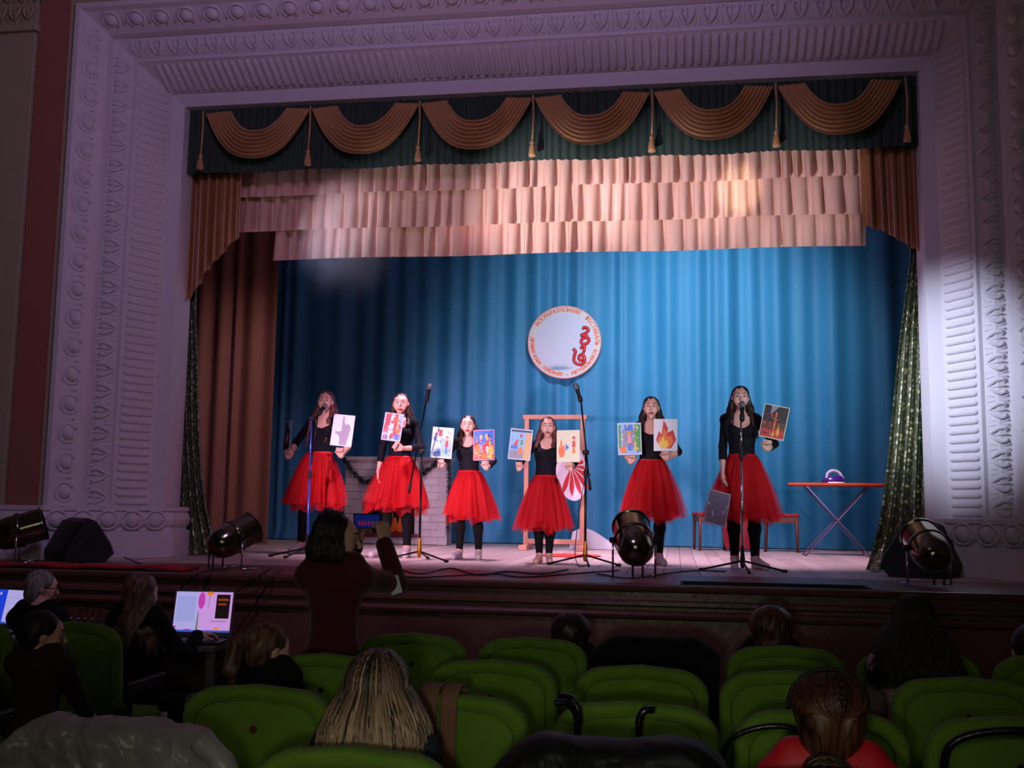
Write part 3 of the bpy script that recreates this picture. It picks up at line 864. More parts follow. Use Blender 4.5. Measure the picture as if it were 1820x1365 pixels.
def performer(px, pz_feet, H, arms, label, hair, feet=((-0.09, 0, 0.1), (0.09, 0, -0.1)), head=(0, 0, 0), lean=(0, 0, 0), skirt=(0.61, 0.30, 0.305),
              hairlen=0.32, hairfront=(-1, 1), sleeve=0.25, seed=1, yaw=0.0, scoop=0.0, slip=True, group='girls in red tulle skirts on stage'):
    base = atz(px, pz_feet, SZ); s = H/1.63; lean = Vector(lean)
    W = Matrix.Translation((base.x, base.y, SZ)) @ Matrix.Rotation(yaw, 4, 'Z')
    Wi = W.inverted()
    z = lambda v: v*s
    nk = Vector((0, 0.012*s, z(1.34))) + lean
    hc = Vector((head[0]*0 + 0, -0.012*s, z(1.505))) + lean*1.15
    R = rotm(math.radians(head[0]), math.radians(head[1]), math.radians(head[2]))
    tor = torso(s, lean)
    hs = s*1.0 if H > 1.5 else s*1.07
    skin = list(tor) + [cone(nk - Vector((0, 0, 0.03*s)), hc + Vector((0, 0.022*s, -0.06*s)), 0.046*s, 0.043*s, 0.03*s)] + head_prims(hc, R, hs)
    sleeves = []; info = []
    for side, (tgt, pose, nrm, up) in zip((-1, 1), arms):
        sh = Vector((side*0.136*s, 0.012*s, z(1.318))) + lean
        w = Wi @ Vector(tgt)
        el, w = ik(sh, w, 0.265*s, 0.235*s, (side*0.85, 0.5, -0.75))
        skin += [ell(sh, (0.043*s, 0.043*s, 0.043*s), 0.04*s)] + arm(sh, el, w, s)
        d = Vector(up)
        skin += hand(w - d.normalized()*0.01*s, d, nrm, side*(-1 if nrm[1] < 0 else 1) * 1, s*1.02, pose)
        cuff = el.lerp(w, sleeve)
        sleeves += [ell(sh, (0.044*s, 0.044*s, 0.044*s), 0.04*s), cone(sh, el, 0.037*s, 0.031*s, 0.02*s), cone(el, cuff, 0.031*s, 0.032*s, 0.02*s)]
        info.append((el, w))
    legs = []; feetp = []
    for side, (fx, fy, tx) in zip((-1, 1), feet):
        hip = (side*0.080*s, 0.01, z(0.88)); an = Vector((fx*s, fy*s + 0.02*s, 0.085*s)); kn = Vector((side*0.045*s + fx*0.5*s, -0.012*s + fy*0.5*s, z(0.475)))
        toe = an + Vector((tx*0.6*s, -0.155*s, -0.085*s + 0.026*s))
        L, F = leg(hip, kn, an, toe, s); legs += L; feetp += F
    skin += legs + feetp
    body = sdf_obj('person', skin, 0.0060, skin_mat, smooth=1)
    body.matrix_world = W
    tag(body, label, 'person', group)
    face_parts(body, hc, R, hs)
    # leotard: trunk and sleeves, a little looser than the body, with a scooped neckline
    nl = Vector((0, -0.075*s, z(1.335 - scoop))) + lean
    leo = tor + sleeves + [cut(nl, (0.078*s, 0.095*s, 0.075*s), 0.012*s), cut(nk + Vector((0, 0, 0.055*s)), (0.068*s, 0.08*s, 0.05*s), 0.012*s)]
    sdf_obj('leotard', leo, 0.0085, leotard_mat, body, inflate=0.0055, smooth=1)
    sdf_obj('leggings', [ell((0, 0.005, z(0.90)), (0.126*s, 0.096*s, 0.09*s), 0.05*s)] + legs, 0.0095, tights_mat, body, inflate=0.0045, smooth=1)
    for i in (0, 1):
        sdf_obj('slipper', feetp[i*3+1:i*3+3], 0.007, slipper_mat if slip else skin_mat, body, inflate=0.005, smooth=1)
    zw = skirt[0]*H; zb = skirt[1]*H; rb = skirt[2]*1.0
    for k, (m, rk, zk, npl) in enumerate(((tulle_mat, 1.0, 0.0, 11), (tulle_mat, 0.92, -0.02, 10), (tulle_in, 0.80, 0.02, 9), (tulle_in, 0.66, -0.035, 9))):
        ly = skirt_layer(s, zw, 0.119*s, zb + zk*s, rb*rk, npl, seed*10+k, tilt=(lean.x*-0.3, 0))
        sk = ly.build('tulle_layer' if k else 'skirt', m, body, smooth=True)
    mb = MB(); mb.rings([[((0.120*s)*math.cos(a)*1.02 + lean.x*0.4, 0.094*s*math.sin(a), zz) for a in [2*PI*i/28 for i in range(28)]] for zz in (zw-0.018*s, zw+0.012*s)])
    mb.build('waistband', satin_band, body, smooth=True, solid=0.006)
    # hair drawn back from the face, long locks over the shoulders
    def T(x, y, zz): return hc + R @ Vector((x*hs, y*hs, zz*hs))
    hp = [ell(T(0, 0.022, 0.040), (0.0785*hs, 0.090*hs, 0.080*hs), 0.02*hs, R), ell(T(0, 0.055, -0.02), (0.072*hs, 0.055*hs, 0.09*hs), 0.03*hs, R)]
    back = hc + Vector((0, 0.075*hs, -0.05*hs)); tip = back + Vector((0, 0.035*hs, -hairlen*0.9*s))
    for dx in (-0.05, -0.02, 0.02, 0.05):
        hp.append(cone(back + Vector((dx*hs, 0, 0)), tip + Vector((dx*1.3*hs, 0, random.uniform(-0.02, 0.02))), 0.034*hs, 0.018*hs, 0.02*hs))
    for sx in hairfront:
        for j in range(4):
            j0 = T(sx*(0.064 + 0.004*j), 0.012 + 0.018*j, 0.025 - 0.012*j)
            j1 = T(sx*(0.079 + 0.006*j), 0.010 + 0.014*j, -0.085)
            j2 = Vector((sx*(0.088 + 0.012*j)*s, (-0.045 + 0.022*j)*s, hc.z - 0.20*s)) + lean*0.2
            j3 = Vector((sx*(0.095 + 0.014*j)*s, (-0.085 + 0.03*j)*s, hc.z - (0.10 + hairlen*(0.85 + 0.05*j))*s))
            hp += [cone(j0, j1, 0.017*hs, 0.021*hs, 0.015), cone(j1, j2, 0.021*hs, 0.020*hs, 0.015), cone(j2, j3, 0.020*hs, 0.007*hs, 0.012)]
    def wv(P):
        P = P.copy(); P[:,0] += 0.0035*np.sin(P[:,2]*60 + P[:,1]*90); P[:,1] += 0.003*np.sin(P[:,2]*48 + P[:,0]*120); return P
    sdf_obj('hair', hp, 0.0075, hair, body, smooth=1, warp=wv)
    return body, W, info

# cards: stiff boards with a drawing printed on the face
card_white = M('card_white', (0.86, 0.85, 0.88), 0.5, var=0.02)
PALETTE = dict(white=(0.88,0.87,0.90), grey=(0.56,0.54,0.62), red=(0.80,0.16,0.16), orange=(0.93,0.45,0.12), yellow=(0.95,0.78,0.25), blue=(0.20,0.45,0.85), sky=(0.55,0.74,0.92),
               navy=(0.08,0.14,0.34), teal=(0.14,0.34,0.50), green=(0.25,0.60,0.25), tan=(0.86,0.66,0.42), brown=(0.38,0.16,0.10), dark=(0.12,0.08,0.10), cream=(0.86,0.86,0.74), pink=(0.90,0.55,0.60), purple=(0.45,0.35,0.70))
def ink(c): return M('print_' + c, PALETTE[c], 0.45, var=0.06, scale=25)
def circ(cx, cy, rx, ry=None, n=14): 
    ry = ry or rx
    return [(cx + rx*math.cos(2*PI*i/n), cy + ry*math.sin(2*PI*i/n)) for i in range(n)]
def flame(cx, cy, w, h):
    return [(cx-w*0.25, cy-h*0.5), (cx-w*0.5, cy-h*0.2), (cx-w*0.36, cy+h*0.12), (cx-w*0.22, cy), (cx-w*0.12, cy+h*0.5), (cx+w*0.1, cy+h*0.22), (cx+w*0.05, cy+h*0.05), (cx+w*0.35, cy+h*0.15), (cx+w*0.5, cy-h*0.2), (cx+w*0.25, cy-h*0.5)]
def figure2d(cx, cy, h, coat, trousers, hat='yellow'):
    return [(trousers, [(cx-0.055*h*2, cy-h*0.5), (cx+0.11*h, cy-h*0.5), (cx+0.09*h, cy-0.1*h), (cx-0.09*h, cy-0.1*h)]), (coat, [(cx-0.14*h, cy-0.12*h), (cx+0.14*h, cy-0.12*h), (cx+0.10*h, cy+0.2*h), (cx-0.10*h, cy+0.2*h)]),
            ('tan', circ(cx, cy+0.30*h, 0.10*h)), (hat, [(cx-0.13*h, cy+0.33*h), (cx+0.13*h, cy+0.33*h), (cx+0.07*h, cy+0.47*h), (cx-0.07*h, cy+0.47*h)])]
def doodle(seed, cols, n, box=(-0.42,-0.42,0.42,0.42), size=0.09):
    "small irregular painted patches, as in a child's crowded drawing"
    r = random.Random(seed); out = []
    for _ in range(n):
        cx, cy = r.uniform(box[0], box[2]), r.uniform(box[1], box[3]); a = r.uniform(0, PI); l = size*r.uniform(0.4, 1.3); w = size*r.uniform(0.12, 0.4)
        out.append((r.choice(cols), [(cx + l*math.cos(t)*math.cos(a) - w*math.sin(t)*math.sin(a), cy + 0.8*(l*math.cos(t)*math.sin(a) + w*math.sin(t)*math.cos(a))) for t in [2*PI*k/7 + r.uniform(-0.2, 0.2) for k in range(7)]]))
    return out
def card(center, w, h, roll, yaw, art, label, back=None, pitch=-4, border='white'):
    names = []; 
    for c, _ in art:
        if c not in names: names.append(c)
    o_ = MB(); o_.bbox((-w/2, -0.002, -h/2), (w/2, 0.002, h/2), 0.0015, n=1)
    o = o_.build('drawing_card', M('card_'+border, PALETTE[border], 0.5, var=0.02))
    o.matrix_world = Matrix.Translation(center) @ Matrix.Rotation(math.radians(yaw), 4, 'Z') @ Matrix.Rotation(math.radians(pitch), 4, 'X') @ Matrix.Rotation(math.radians(roll), 4, 'Y')
    tag(o, label, 'card', 'drawing cards held up by the girls')
    mb = MB()
    for i, (c, poly) in enumerate(art):
        mb.cur = names.index(c); y = -0.0022 - 0.00025*i
        pts = [(max(-0.485, min(0.485, x))*w, y, max(-0.485, min(0.485, zz))*h) for x, zz in poly]
        mb.add(pts, [tuple(range(len(pts)))])
    mb.build('print', [ink(c) for c in names], o)
    return o
FULL = [(-0.47,-0.475),(0.47,-0.475),(0.47,0.475),(-0.47,0.475)]
def R2(x0, y0, x1, y1): return [(x0,y0),(x1,y0),(x1,y1),(x0,y1)]

UP = (0.0, -0.25, 1.0)
def hold(px, py, Y): return at(px, py, Y)

# 1: tall girl at far left
gY = [atz(555,984,SZ).y, atz(706,990,SZ).y, atz(832,994,SZ).y, atz(967,1001,SZ).y, atz(1158,1004,SZ).y, atz(1322,1011,SZ).y]
performer(560, 984, 1.72, [(hold(512, 813, gY[0]-0.16), 'fist', (0.3,-1,0.1), (0.0,-0.1,1)), (hold(606, 811, gY[0]-0.20), 'fist', (-0.2,-1,0.1), (0.05,-0.15,1))],
    'tall long-haired girl in red tulle skirt at the far left microphone', hair_auburn, feet=((-0.16, 0.0, -0.06), (0.06, 0.0, 0.06)), lean=(0.055, 0, 0), head=(6, 0, 3), hairlen=0.36, seed=1, scoop=0.02)
card(hold(511, 774, gY[0]-0.24), 0.215, 0.31, -3, -52, [('navy', FULL), ('teal', R2(-0.46, -0.2, 0.46, 0.46)), ('sky', R2(0.05, 0.2, 0.46, 0.46)), ('dark', R2(-0.2,-0.4,0.12,0.3)), ('orange', flame(0.02, -0.03, 0.25, 0.5)), ('yellow', circ(0.02,-0.1,0.07,0.12))],
    'dark blue card with a small flame, turned sideways, held by the far left girl')
HANDSIL = [(-0.10,-0.47),(0.22,-0.47),(0.30,-0.2),(0.36,0.05),(0.33,0.16),(0.22,0.22),(0.12,0.18),(0.05,0.25),(0.03,0.44),(-0.04,0.44),(-0.06,0.25),(-0.05,-0.02),(-0.20,-0.05),(-0.34,-0.04),(-0.35,-0.09),(-0.20,-0.14),(-0.10,-0.25)]
card(hold(609, 765, gY[0]-0.27), 0.225, 0.325, 5, 4, [('white', FULL), ('grey', HANDSIL)], 'white card showing a grey hand with raised index finger')

# 2: girl holding one card before her chest
performer(706, 990, 1.655, [(hold(672, 842, gY[1]-0.06), 'relaxed', (1,0.1,0), (0.12,-0.2,-1)), (hold(714, 797, gY[1]-0.22), 'fist', (-0.4,-1,0), (-0.8,-0.25,0.55))],
    'girl in red tulle skirt holding a single colourful card before her chest', hair_brown, feet=((-0.14, 0.0, -0.14), (0.09, 0.0, 0.04)), head=(7, 0, 0), hairlen=0.12, seed=2, sleeve=0.45, skirt=(0.60, 0.30, 0.30))
card(hold(698, 759, gY[1]-0.30), 0.20, 0.275, 7, -3, [('sky', FULL), ('red', [(-0.46,-0.2),(-0.25,-0.2),(-0.12,0.47),(-0.4,0.47)]), ('white', R2(-0.15,-0.45,0.02,0.4)), ('red', R2(0.05,-0.3,0.2,0.47)), ('orange', circ(0.30,-0.05,0.13,0.2)), ('blue', R2(0.2,-0.45,0.42,-0.25)), ('yellow', circ(0.28,0.2,0.08)), ('blue', R2(-0.4,-0.46,-0.2,-0.32)), ('red', circ(0.0,-0.32,0.08,0.1))] + doodle(2, ['red','blue','white','orange','navy','pink'], 46),
    'card with a bright red, blue and orange drawing in front of the second girl')

# 3: small girl, two cards
performer(832, 994, 1.41, [(hold(783, 830, gY[2]-0.18), 'fist', (0.3,-1,0), (0,-0.12,1)), (hold(864, 833, gY[2]-0.18), 'fist', (-0.3,-1,0), (0,-0.12,1))],
    'smaller girl in red tulle skirt with two cartoon cards standing third from left', hair_brown, feet=((-0.11, 0.02, -0.06), (0.115, 0.0, 0.04)), head=(5, 0, -2), hairlen=0.2, seed=3, sleeve=0.55, skirt=(0.605, 0.29, 0.25), lean=(-0.02,0,0))
card(hold(786, 787, gY[2]-0.24), 0.21, 0.30, 4, 3, [('white', FULL), ('sky', R2(-0.42,-0.45,0.45,0.1)), ('white', circ(-0.25,-0.05,0.16,0.2)), ('blue', R2(-0.3,-0.35,-0.05,-0.2)), ('red', R2(-0.2,0.2,-0.02,0.42))] + figure2d(0.22, -0.05, 0.6, 'red', 'blue', 'orange') + [('blue', circ(-0.36,0.12,0.07))] + doodle(3, ['blue','white','sky','pink','purple','red'], 40, size=0.07),
    'white and blue cartoon card in the right hand of the third girl')
card(hold(860, 791, gY[2]-0.24), 0.21, 0.295, -2, -3, [('blue', FULL), ('red', R2(-0.46,-0.46,0.46,0.05)), ('orange', flame(-0.32,-0.05,0.3,0.7)), ('yellow', flame(0.3,-0.1,0.3,0.7)), ('orange', flame(0.0,-0.3,0.5,0.35))] + figure2d(-0.13, 0.05, 0.6, 'blue', 'grey') + figure2d(0.16, 0.02, 0.6, 'red', 'white') + doodle(4, ['white','blue','red','yellow','orange','navy'], 46, size=0.07),
    'blue and orange card with two helmeted figures among flames', border='pink')

# 4: small girl in front of the wooden frame
performer(967, 1001, 1.36, [(hold(922, 835, gY[3]-0.18), 'fist', (0.3,-1,0), (0,-0.12,1)), (hold(1014, 836, gY[3]-0.16), 'fist', (-0.3,-1,0), (0,-0.12,1))],
    'smaller girl in long red tulle skirt standing before the wooden easel', hair_auburn, feet=((-0.055, 0.0, -0.03), (0.05, 0.0, 0.05)), head=(6, 0, 0), hairlen=0.15, seed=4, sleeve=0.35, skirt=(0.59, 0.245, 0.245), lean=(0.02,0,0), slip=False)
card(hold(925, 790, gY[3]-0.24), 0.205, 0.285, 5, 4, [('sky', FULL), ('navy', R2(-0.46,0.40,0.46,0.46)), ('tan', [(0.15,-0.46),(0.46,-0.46),(0.46,0.38),(0.22,0.38)]), ('grey', R2(-0.46,-0.46,0.16,-0.2)), ('blue', R2(-0.42,-0.16,-0.1,-0.05)), ('red', [(-0.32,-0.05),(-0.12,-0.05),(-0.15,0.2)]), ('green', R2(0.0,-0.02,0.1,0.15)), ('red', circ(0.0,0.28,0.06)), ('orange', circ(0.02,-0.2,0.09,0.14))] + doodle(5, ['red','purple','sky','green'], 12, (-0.4,-0.4,0.1,0.3), 0.05),
    'card with a small boat, blue sky and sandy strip in front of the fourth girl')
card(hold(1010, 793, gY[3]-0.22), 0.215, 0.295, -1, -3, [('cream', FULL), ('orange', flame(-0.28, -0.05, 0.3, 0.6)), ('blue', [(-0.12,-0.15),(-0.12,0.08),(0.04,-0.04)])] + figure2d(0.24, 0.05, 0.55, 'red', 'orange', 'red'),
    'cream card with orange flame, blue arrow and small red figure', border='cream')

# 5: girl right of centre
performer(1158, 1004, 1.57, [(hold(1121, 822, gY[4]-0.17), 'fist', (0.3,-1,0), (0,-0.12,1)), (hold(1184, 816, gY[4]-0.19), 'fist', (-0.3,-1,0), (0,-0.12,1))],
    'girl in red tulle skirt behind the middle stage lamp with a flame card', hair_darkb, feet=((-0.09, 0.03, -0.05), (0.07, 0.0, 0.08)), head=(0, 0, 0), hairlen=0.16, seed=5, skirt=(0.61, 0.28, 0.275), scoop=0.015)
card(hold(1119, 780, gY[4]-0.24), 0.215, 0.295, -2, 3, [('sky', FULL), ('grey', R2(-0.3,-0.3,0.3,0.3)), ('green', R2(0.22,-0.4,0.46,0.44)), ('green', R2(-0.46,-0.3,-0.36,0.44)), ('blue', R2(-0.2,0.26,0.15,0.44)), ('orange', circ(-0.28,-0.34,0.15,0.10)), ('yellow', circ(0.24,-0.25,0.05,0.15))] + figure2d(0.0, -0.05, 0.65, 'pink', 'blue', 'orange') + doodle(6, ['green','white','sky','orange','blue','yellow'], 40, size=0.07),
    'card with a figure between green edges held by the fifth girl')
card(hold(1183, 773, gY[4]-0.25), 0.215, 0.295, 0, -3, [('white', FULL), ('red', flame(0.02, 0.02, 0.85, 0.88)), ('orange', flame(0.0, -0.10, 0.65, 0.62)), ('yellow', flame(-0.08, -0.22, 0.42, 0.40))],
    'white card with one big red and yellow flame')

# 6: tallest girl at the right microphone
performer(1322, 1011, 1.63, [(hold(1283, 862, gY[5]-0.24), 'relaxed', (1,0.1,0), (-0.05,-0.12,-1)), (hold(1363, 799, gY[5]-0.20), 'fist', (-0.2,-1,0), (0.12,-0.15,1))],
    'tall girl in red tulle skirt speaking at the right microphone', hair_darkb, feet=((-0.075, 0.02, -0.02), (0.10, 0.0, 0.14)), head=(0, 0, 0), hairlen=0.26, seed=6, sleeve=0.5, skirt=(0.61, 0.275, 0.30), scoop=0.025, lean=(-0.01,0,0))
card(hold(1376, 750, gY[5]-0.26), 0.215, 0.295, 12, -4, [('brown', FULL), ('dark', R2(-0.46,0.0,0.46,0.47)), ('grey', [(-0.2,0.2),(0.1,0.47),(-0.2,0.47)]), ('red', R2(-0.46,-0.47,0.46,-0.25)), ('orange', R2(0.0,-0.47,0.06,0.3)), ('orange', flame(0.2,-0.2,0.15,0.4)), ('yellow', circ(0.0,-0.36,0.08,0.06)), ('yellow', flame(0.22,-0.25,0.06,0.25))] + doodle(7, ['orange','red','dark','brown'], 34, (-0.42,-0.42,0.42,0.2), 0.08),
    'dark card of a burning forest held high by the rightmost girl', border='cream')
card(hold(1275, 903, gY[5]-0.36), 0.205, 0.29, 14, -30, [('grey', FULL)] + doodle(8, ['pink','grey','white'], 18, size=0.12),
    'greyish card hanging down in the right hand of the rightmost girl', border='white', pitch=6)

# ================================================================== STAGE PROPS
black_metal = M('black_metal', (0.05, 0.05, 0.06), 0.4, metal=0.6)
chrome = M('chrome', (0.80, 0.80, 0.84), 0.16, metal=1.0, var=0.03)
brass = M('brass_collar', (0.75, 0.48, 0.12), 0.35, metal=0.7)
mic_grille = M('mic_grille', (0.55, 0.56, 0.60), 0.35, metal=0.8, bump=0.6, bscale=400)
rubber = M('black_rubber', (0.04, 0.04, 0.045), 0.75)
blue_lit_metal = M('blue_lit_tube', (0.30, 0.40, 0.85), 0.3, metal=0.7)  # blue of the stage light put into the pole's colour

def aim(p, d):
    "matrix placing local +Z along d at p"
    return Matrix.Translation(p) @ Vector(d).normalized().to_track_quat('Z', 'Y').to_matrix().to_4x4()

def microphone(root, p, d, name='microphone'):
    mb = MB(); mb.lathe([(0.010, 0), (0.012, 0.01), (0.017, 0.10), (0.021, 0.125), (0.021, 0.13)], 14, aim(p, d)); mic = mb.build(name, black_metal, root, smooth=True)
    mb = MB(); mb.lathe([(0.021, 0.128), (0.026, 0.14), (0.027, 0.155), (0.023, 0.175), (0.012, 0.187), (0.002, 0.19)], 16, aim(p, d)); mb.build('grille', mic_grille, mic, smooth=True)
    mb = MB(); mb.lathe([(0.018, 0.0), (0.022, 0.01), (0.022, 0.05), (0.018, 0.06)], 12, aim(Vector(p) + Vector(d).normalized()*0.01, d)); mb.build('mic_clip', rubber, mic, smooth=True)

def mic_stand(base, legs, pole_h, collar_h, tip, boom, micd, mats, label, leg_len=0.34):
    root = empty('microphone_stand', base); tag(root, label, 'mic stand', 'microphone stands on the stage')
    pole, legm, hub = mats
    for a in legs:
        a = math.radians(a); d = Vector((math.cos(a), math.sin(a), 0))
        mb = MB(); mb.tube([d*0.02 + V(0,0,0.085), d*leg_len + V(0,0,0.014)], 0.0085, 8); lg = mb.build('leg', legm, root, smooth=True)
        mb = MB(); mb.lathe([(0.006, -0.02), (0.013, -0.018), (0.013, 0.022), (0.006, 0.025)], 10, aim(d*leg_len + V(0,0,0.0135), d)); mb.build('rubber_foot', rubber, lg, smooth=True)
    mb = MB(); mb.lathe([(0.012, 0.03), (0.020, 0.05), (0.022, 0.10), (0.017, 0.14), (0.013, 0.20), (0.011, 0.22)], 14); mb.build('hub', hub, root, smooth=True)
    mb = MB(); mb.tube([(0,0,0.10), (0,0,collar_h)], 0.0115, 12); mb.build('lower_pole', pole, root, smooth=True)
    mb = MB(); mb.tube([(0,0,collar_h), (0,0,pole_h)], 0.008, 12); mb.build('upper_pole', pole, root, smooth=True)
    mb = MB(); mb.lathe([(0.013, -0.04), (0.019, -0.03), (0.019, 0.03), (0.011, 0.045)], 12, Matrix.Translation((0,0,collar_h))); mb.tube([(0.012,0,collar_h), (0.045,0,collar_h)], 0.008, 8); mb.build('clutch', rubber, root, smooth=True)
    tip = Vector(tip)
    if boom is not None:
        tail = Vector(boom); piv = V(0, 0, pole_h)
        mb = MB(); mb.tube([tail, tip], 0.0075, 10); bo = mb.build('boom_arm', black_metal, root, smooth=True)
        dd = (tail-tip).normalized()
        mb = MB(); mb.tube([tail + dd*0.0, tail + dd*0.10], 0.014, 10); mb.build('counterweight', rubber, bo, smooth=True)
        mb = MB(); mb.lathe([(0.012, -0.03), (0.024, -0.025), (0.024, 0.025), (0.012, 0.03)], 14, aim(piv, (1, 0.2, 0))); mb.build('boom_joint', rubber, root, smooth=True)
    microphone(root, tip, micd)
    return root
sb = atz(545, 990, SZ)
t = at(565, 738, sb.y) - sb
mic_stand(sb, (200, 255, 20), 1.36, 0.80, (t.x, t.y, t.z), (t.x*0.2, 0.02, 1.0), (0.18, 0.75, 0.62), (blue_lit_metal, black_metal, black_metal), 'thin stand with slanting microphone before the far left girl')
sb = atz(745, 997, SZ)
t = at(757, 716, sb.y-0.05) - sb; b = at(730, 858, sb.y+0.03) - sb
mic_stand(sb, (205, 330, 90), 1.02, 0.86, t, b, (0.18, 0.1, 1.0), (black_metal, black_metal, brass), 'black boom stand with brass collar between second and third girl')
sb = atz(1040, 1004, SZ)
t = at(1033, 716, sb.y-0.05) - sb; b = at(1047, 852, sb.y+0.03) - sb
mic_stand(sb, (205, 335, 280), 1.02, 0.82, t, b, (-0.30, -0.1, 1.0), (black_metal, black_metal, brass), 'black boom stand with brass collar between fourth girl and middle lamp')
sb = atz(1320, 1016, SZ)
t = at(1319, 750, sb.y) - sb
mic_stand(sb, (185, 355, 275), t.z, 0.98, t, None, (0.03, 0.25, 1.0), (chrome, black_metal, rubber), 'straight chrome stand with microphone before the rightmost girl')

# ---- PAR lanterns standing on the stage edge
par_metal = M('polished_lantern_metal', (0.50, 0.49, 0.42), 0.16, metal=1.0, var=0.06)
par_glass = M('lamp_lens', (0.55, 0.57, 0.60), 0.1, metal=0.2)
def lantern(base, aimdir, s, label, rz=0.0):
    root = empty('stage_lantern', base); tag(root, label, 'stage lamp', 'round-backed stage lamps on the stage edge')
    c = V(0, 0, 0.235*s); m = aim(c, aimdir)
    mb = MB()   # round back and straight barrel
    prof = [(0.004, -0.20), (0.05, -0.195), (0.085, -0.17), (0.108, -0.13), (0.120, -0.07), (0.123, 0.0), (0.123, 0.02)]
    mb.lathe([(r*s, z*s) for r, z in prof], 28, m, True, False); body = mb.build('housing', par_metal, root, smooth=True)
    mb = MB(); mb.lathe([(0.126*s, -0.008*s), (0.131*s, 0.0), (0.131*s, 0.012*s), (0.126*s, 0.02*s)], 28, m, False, False); mb.build('rim', par_metal, body, smooth=True)
    mb = MB(); mb.lathe([(0.118*s, 0.02*s), (0.118*s, 0.16*s), (0.126*s, 0.165*s), (0.126*s, 0.178*s), (0.112*s, 0.178*s), (0.112*s, 0.03*s)], 28, m, False, False); brl = mb.build('barrel', par_metal, root, smooth=False); smooth_by_angle(brl, 40)
    mb = MB(); mb.lathe([(0.111*s, 0.05*s), (0.06*s, 0.06*s), (0.001, 0.064*s)], 24, m, False, True); mb.build('lens', par_glass, root, smooth=True)
    side = Vector(aimdir).cross(V(0,0,1)).normalized()
    for sg in (-1, 1):     # legs of the floor yoke
        a = c + side*sg*0.135*s
        mb = MB(); mb.tube([a, V(a.x, a.y, 0.012)], 0.007*s, 8); mb.tube([V(a.x, a.y, 0.010), V(a.x, a.y, 0.010) + Vector((aimdir[0], aimdir[1], 0)).normalized()*0.13*s], 0.007*s, 8); mb.build('yoke_leg', chrome, root, smooth=True)
        mb = MB(); mb.lathe([(0.018*s, -0.012*s), (0.018*s, 0.02*s)], 12, aim(a, side*sg)); mb.build('yoke_knob', rubber, root, smooth=True)
    b = -Vector((aimdir[0], aimdir[1], 0)).normalized()
    tail = c - Vector(aimdir).normalized()*0.19*s
    for sg in (-1, 1):
        mb = MB(); mb.tube(bez([tail + side*sg*0.02*s, tail + side*sg*0.03*s + V(0,0,-0.06*s), V(tail.x, tail.y, 0.012) + side*sg*0.03*s], 5), 0.007*s, 6); mb.build('power_lead', rubber, root, smooth=True)
    return root
lantern(atz(30, 1000, SZ), (0.85, 0.45, 0.30), 1.12, 'leftmost round-backed stage lamp beside the black wedge speaker')
lantern(atz(412, 1012, SZ), (0.55, 0.75, 0.42), 1.05, 'round-backed stage lamp standing near the left sequinned curtain')
lantern(atz(1127, 1027, SZ), (-0.15, 0.85, 0.50), 1.18, 'round-backed stage lamp in the middle of the stage edge')
lantern(atz(1652, 1040, SZ), (-0.10, 0.90, 0.42), 1.12, 'round-backed stage lamp in front of the right wedge speaker')

# ---- wedge monitor speakers
spk = M('black_speaker_vinyl', (0.055, 0.055, 0.065), 0.55, bump=0.2, bscale=200)
grill = M('speaker_grille', (0.09, 0.085, 0.10), 0.5, bump=0.6, bscale=260)
def wedge(base, s, rz, label):
    root = empty('wedge_speaker', base, rz); tag(root, label, 'speaker')
    prof = [(-0.24, 0.0), (0.17, 0.0), (0.25, 0.08), (0.22, 0.16), (0.06, 0.40), (-0.02, 0.43), (-0.10, 0.40), (-0.26, 0.10)]
    mb = MB()
    rings = []
    for y, k in ((-0.30, 0.90), (-0.285, 0.97), (-0.26, 1.0), (0.26, 1.0), (0.285, 0.97), (0.30, 0.90)):
        cxp, czp = -0.01, 0.2
        rings.append([((cxp + (x-cxp)*k)*s, y*s, max(0.002, (czp + (z-czp)*k)*s) if z > 0 else 0.002) for x, z in prof])
    mb.rings(rings, True, True); smooth_by_angle(mb.build('cabinet', spk, root), 30)
    d = Vector((0.16, 0, 0.24)).normalized(); n = Vector((d.z, 0, d.x))
    mb = MB()
    p0 = V(0.225, 0, 0.17)*s; p1 = V(0.075, 0, 0.39)*s; ex = (p1-p0).normalized(); nz = Vector((-ex.z, 0, ex.x))*-1
    mb.box((0.02*s, -0.25*s, 0.0), ((p1-p0).length-0.02*s, 0.25*s, 0.012*s), frame(p0, ex, V(0,1,0), ex.cross(V(0,1,0)))); mb.build('grille', grill, root)
    for sg in (-1, 1):
        mb = MB(); mb.bbox((-0.07*s, sg*0.300*s-0.006, 0.18*s), (0.05*s, sg*0.300*s+0.006, 0.24*s), 0.004); mb.build('handle', rubber, root)
    for sy in (-0.23, 0.23):
        for x in (-0.2, 0.13): 
            mb = MB(); mb.lathe([(0.015, 0.0), (0.015, 0.004)], 8, Matrix.Translation((x*s, sy*s, 0))); mb.build('rubber_foot', rubber, root)
    return root
wedge(atz(140, 997, SZ) + V(0, 0, 0), 0.86, math.radians(50), 'black wedge speaker at the left foot of the stage arch')
wedge(atz(1640, 1024, SZ) + V(0, 0, 0), 1.02, math.radians(150), 'large black wedge speaker behind the right stage lamp')

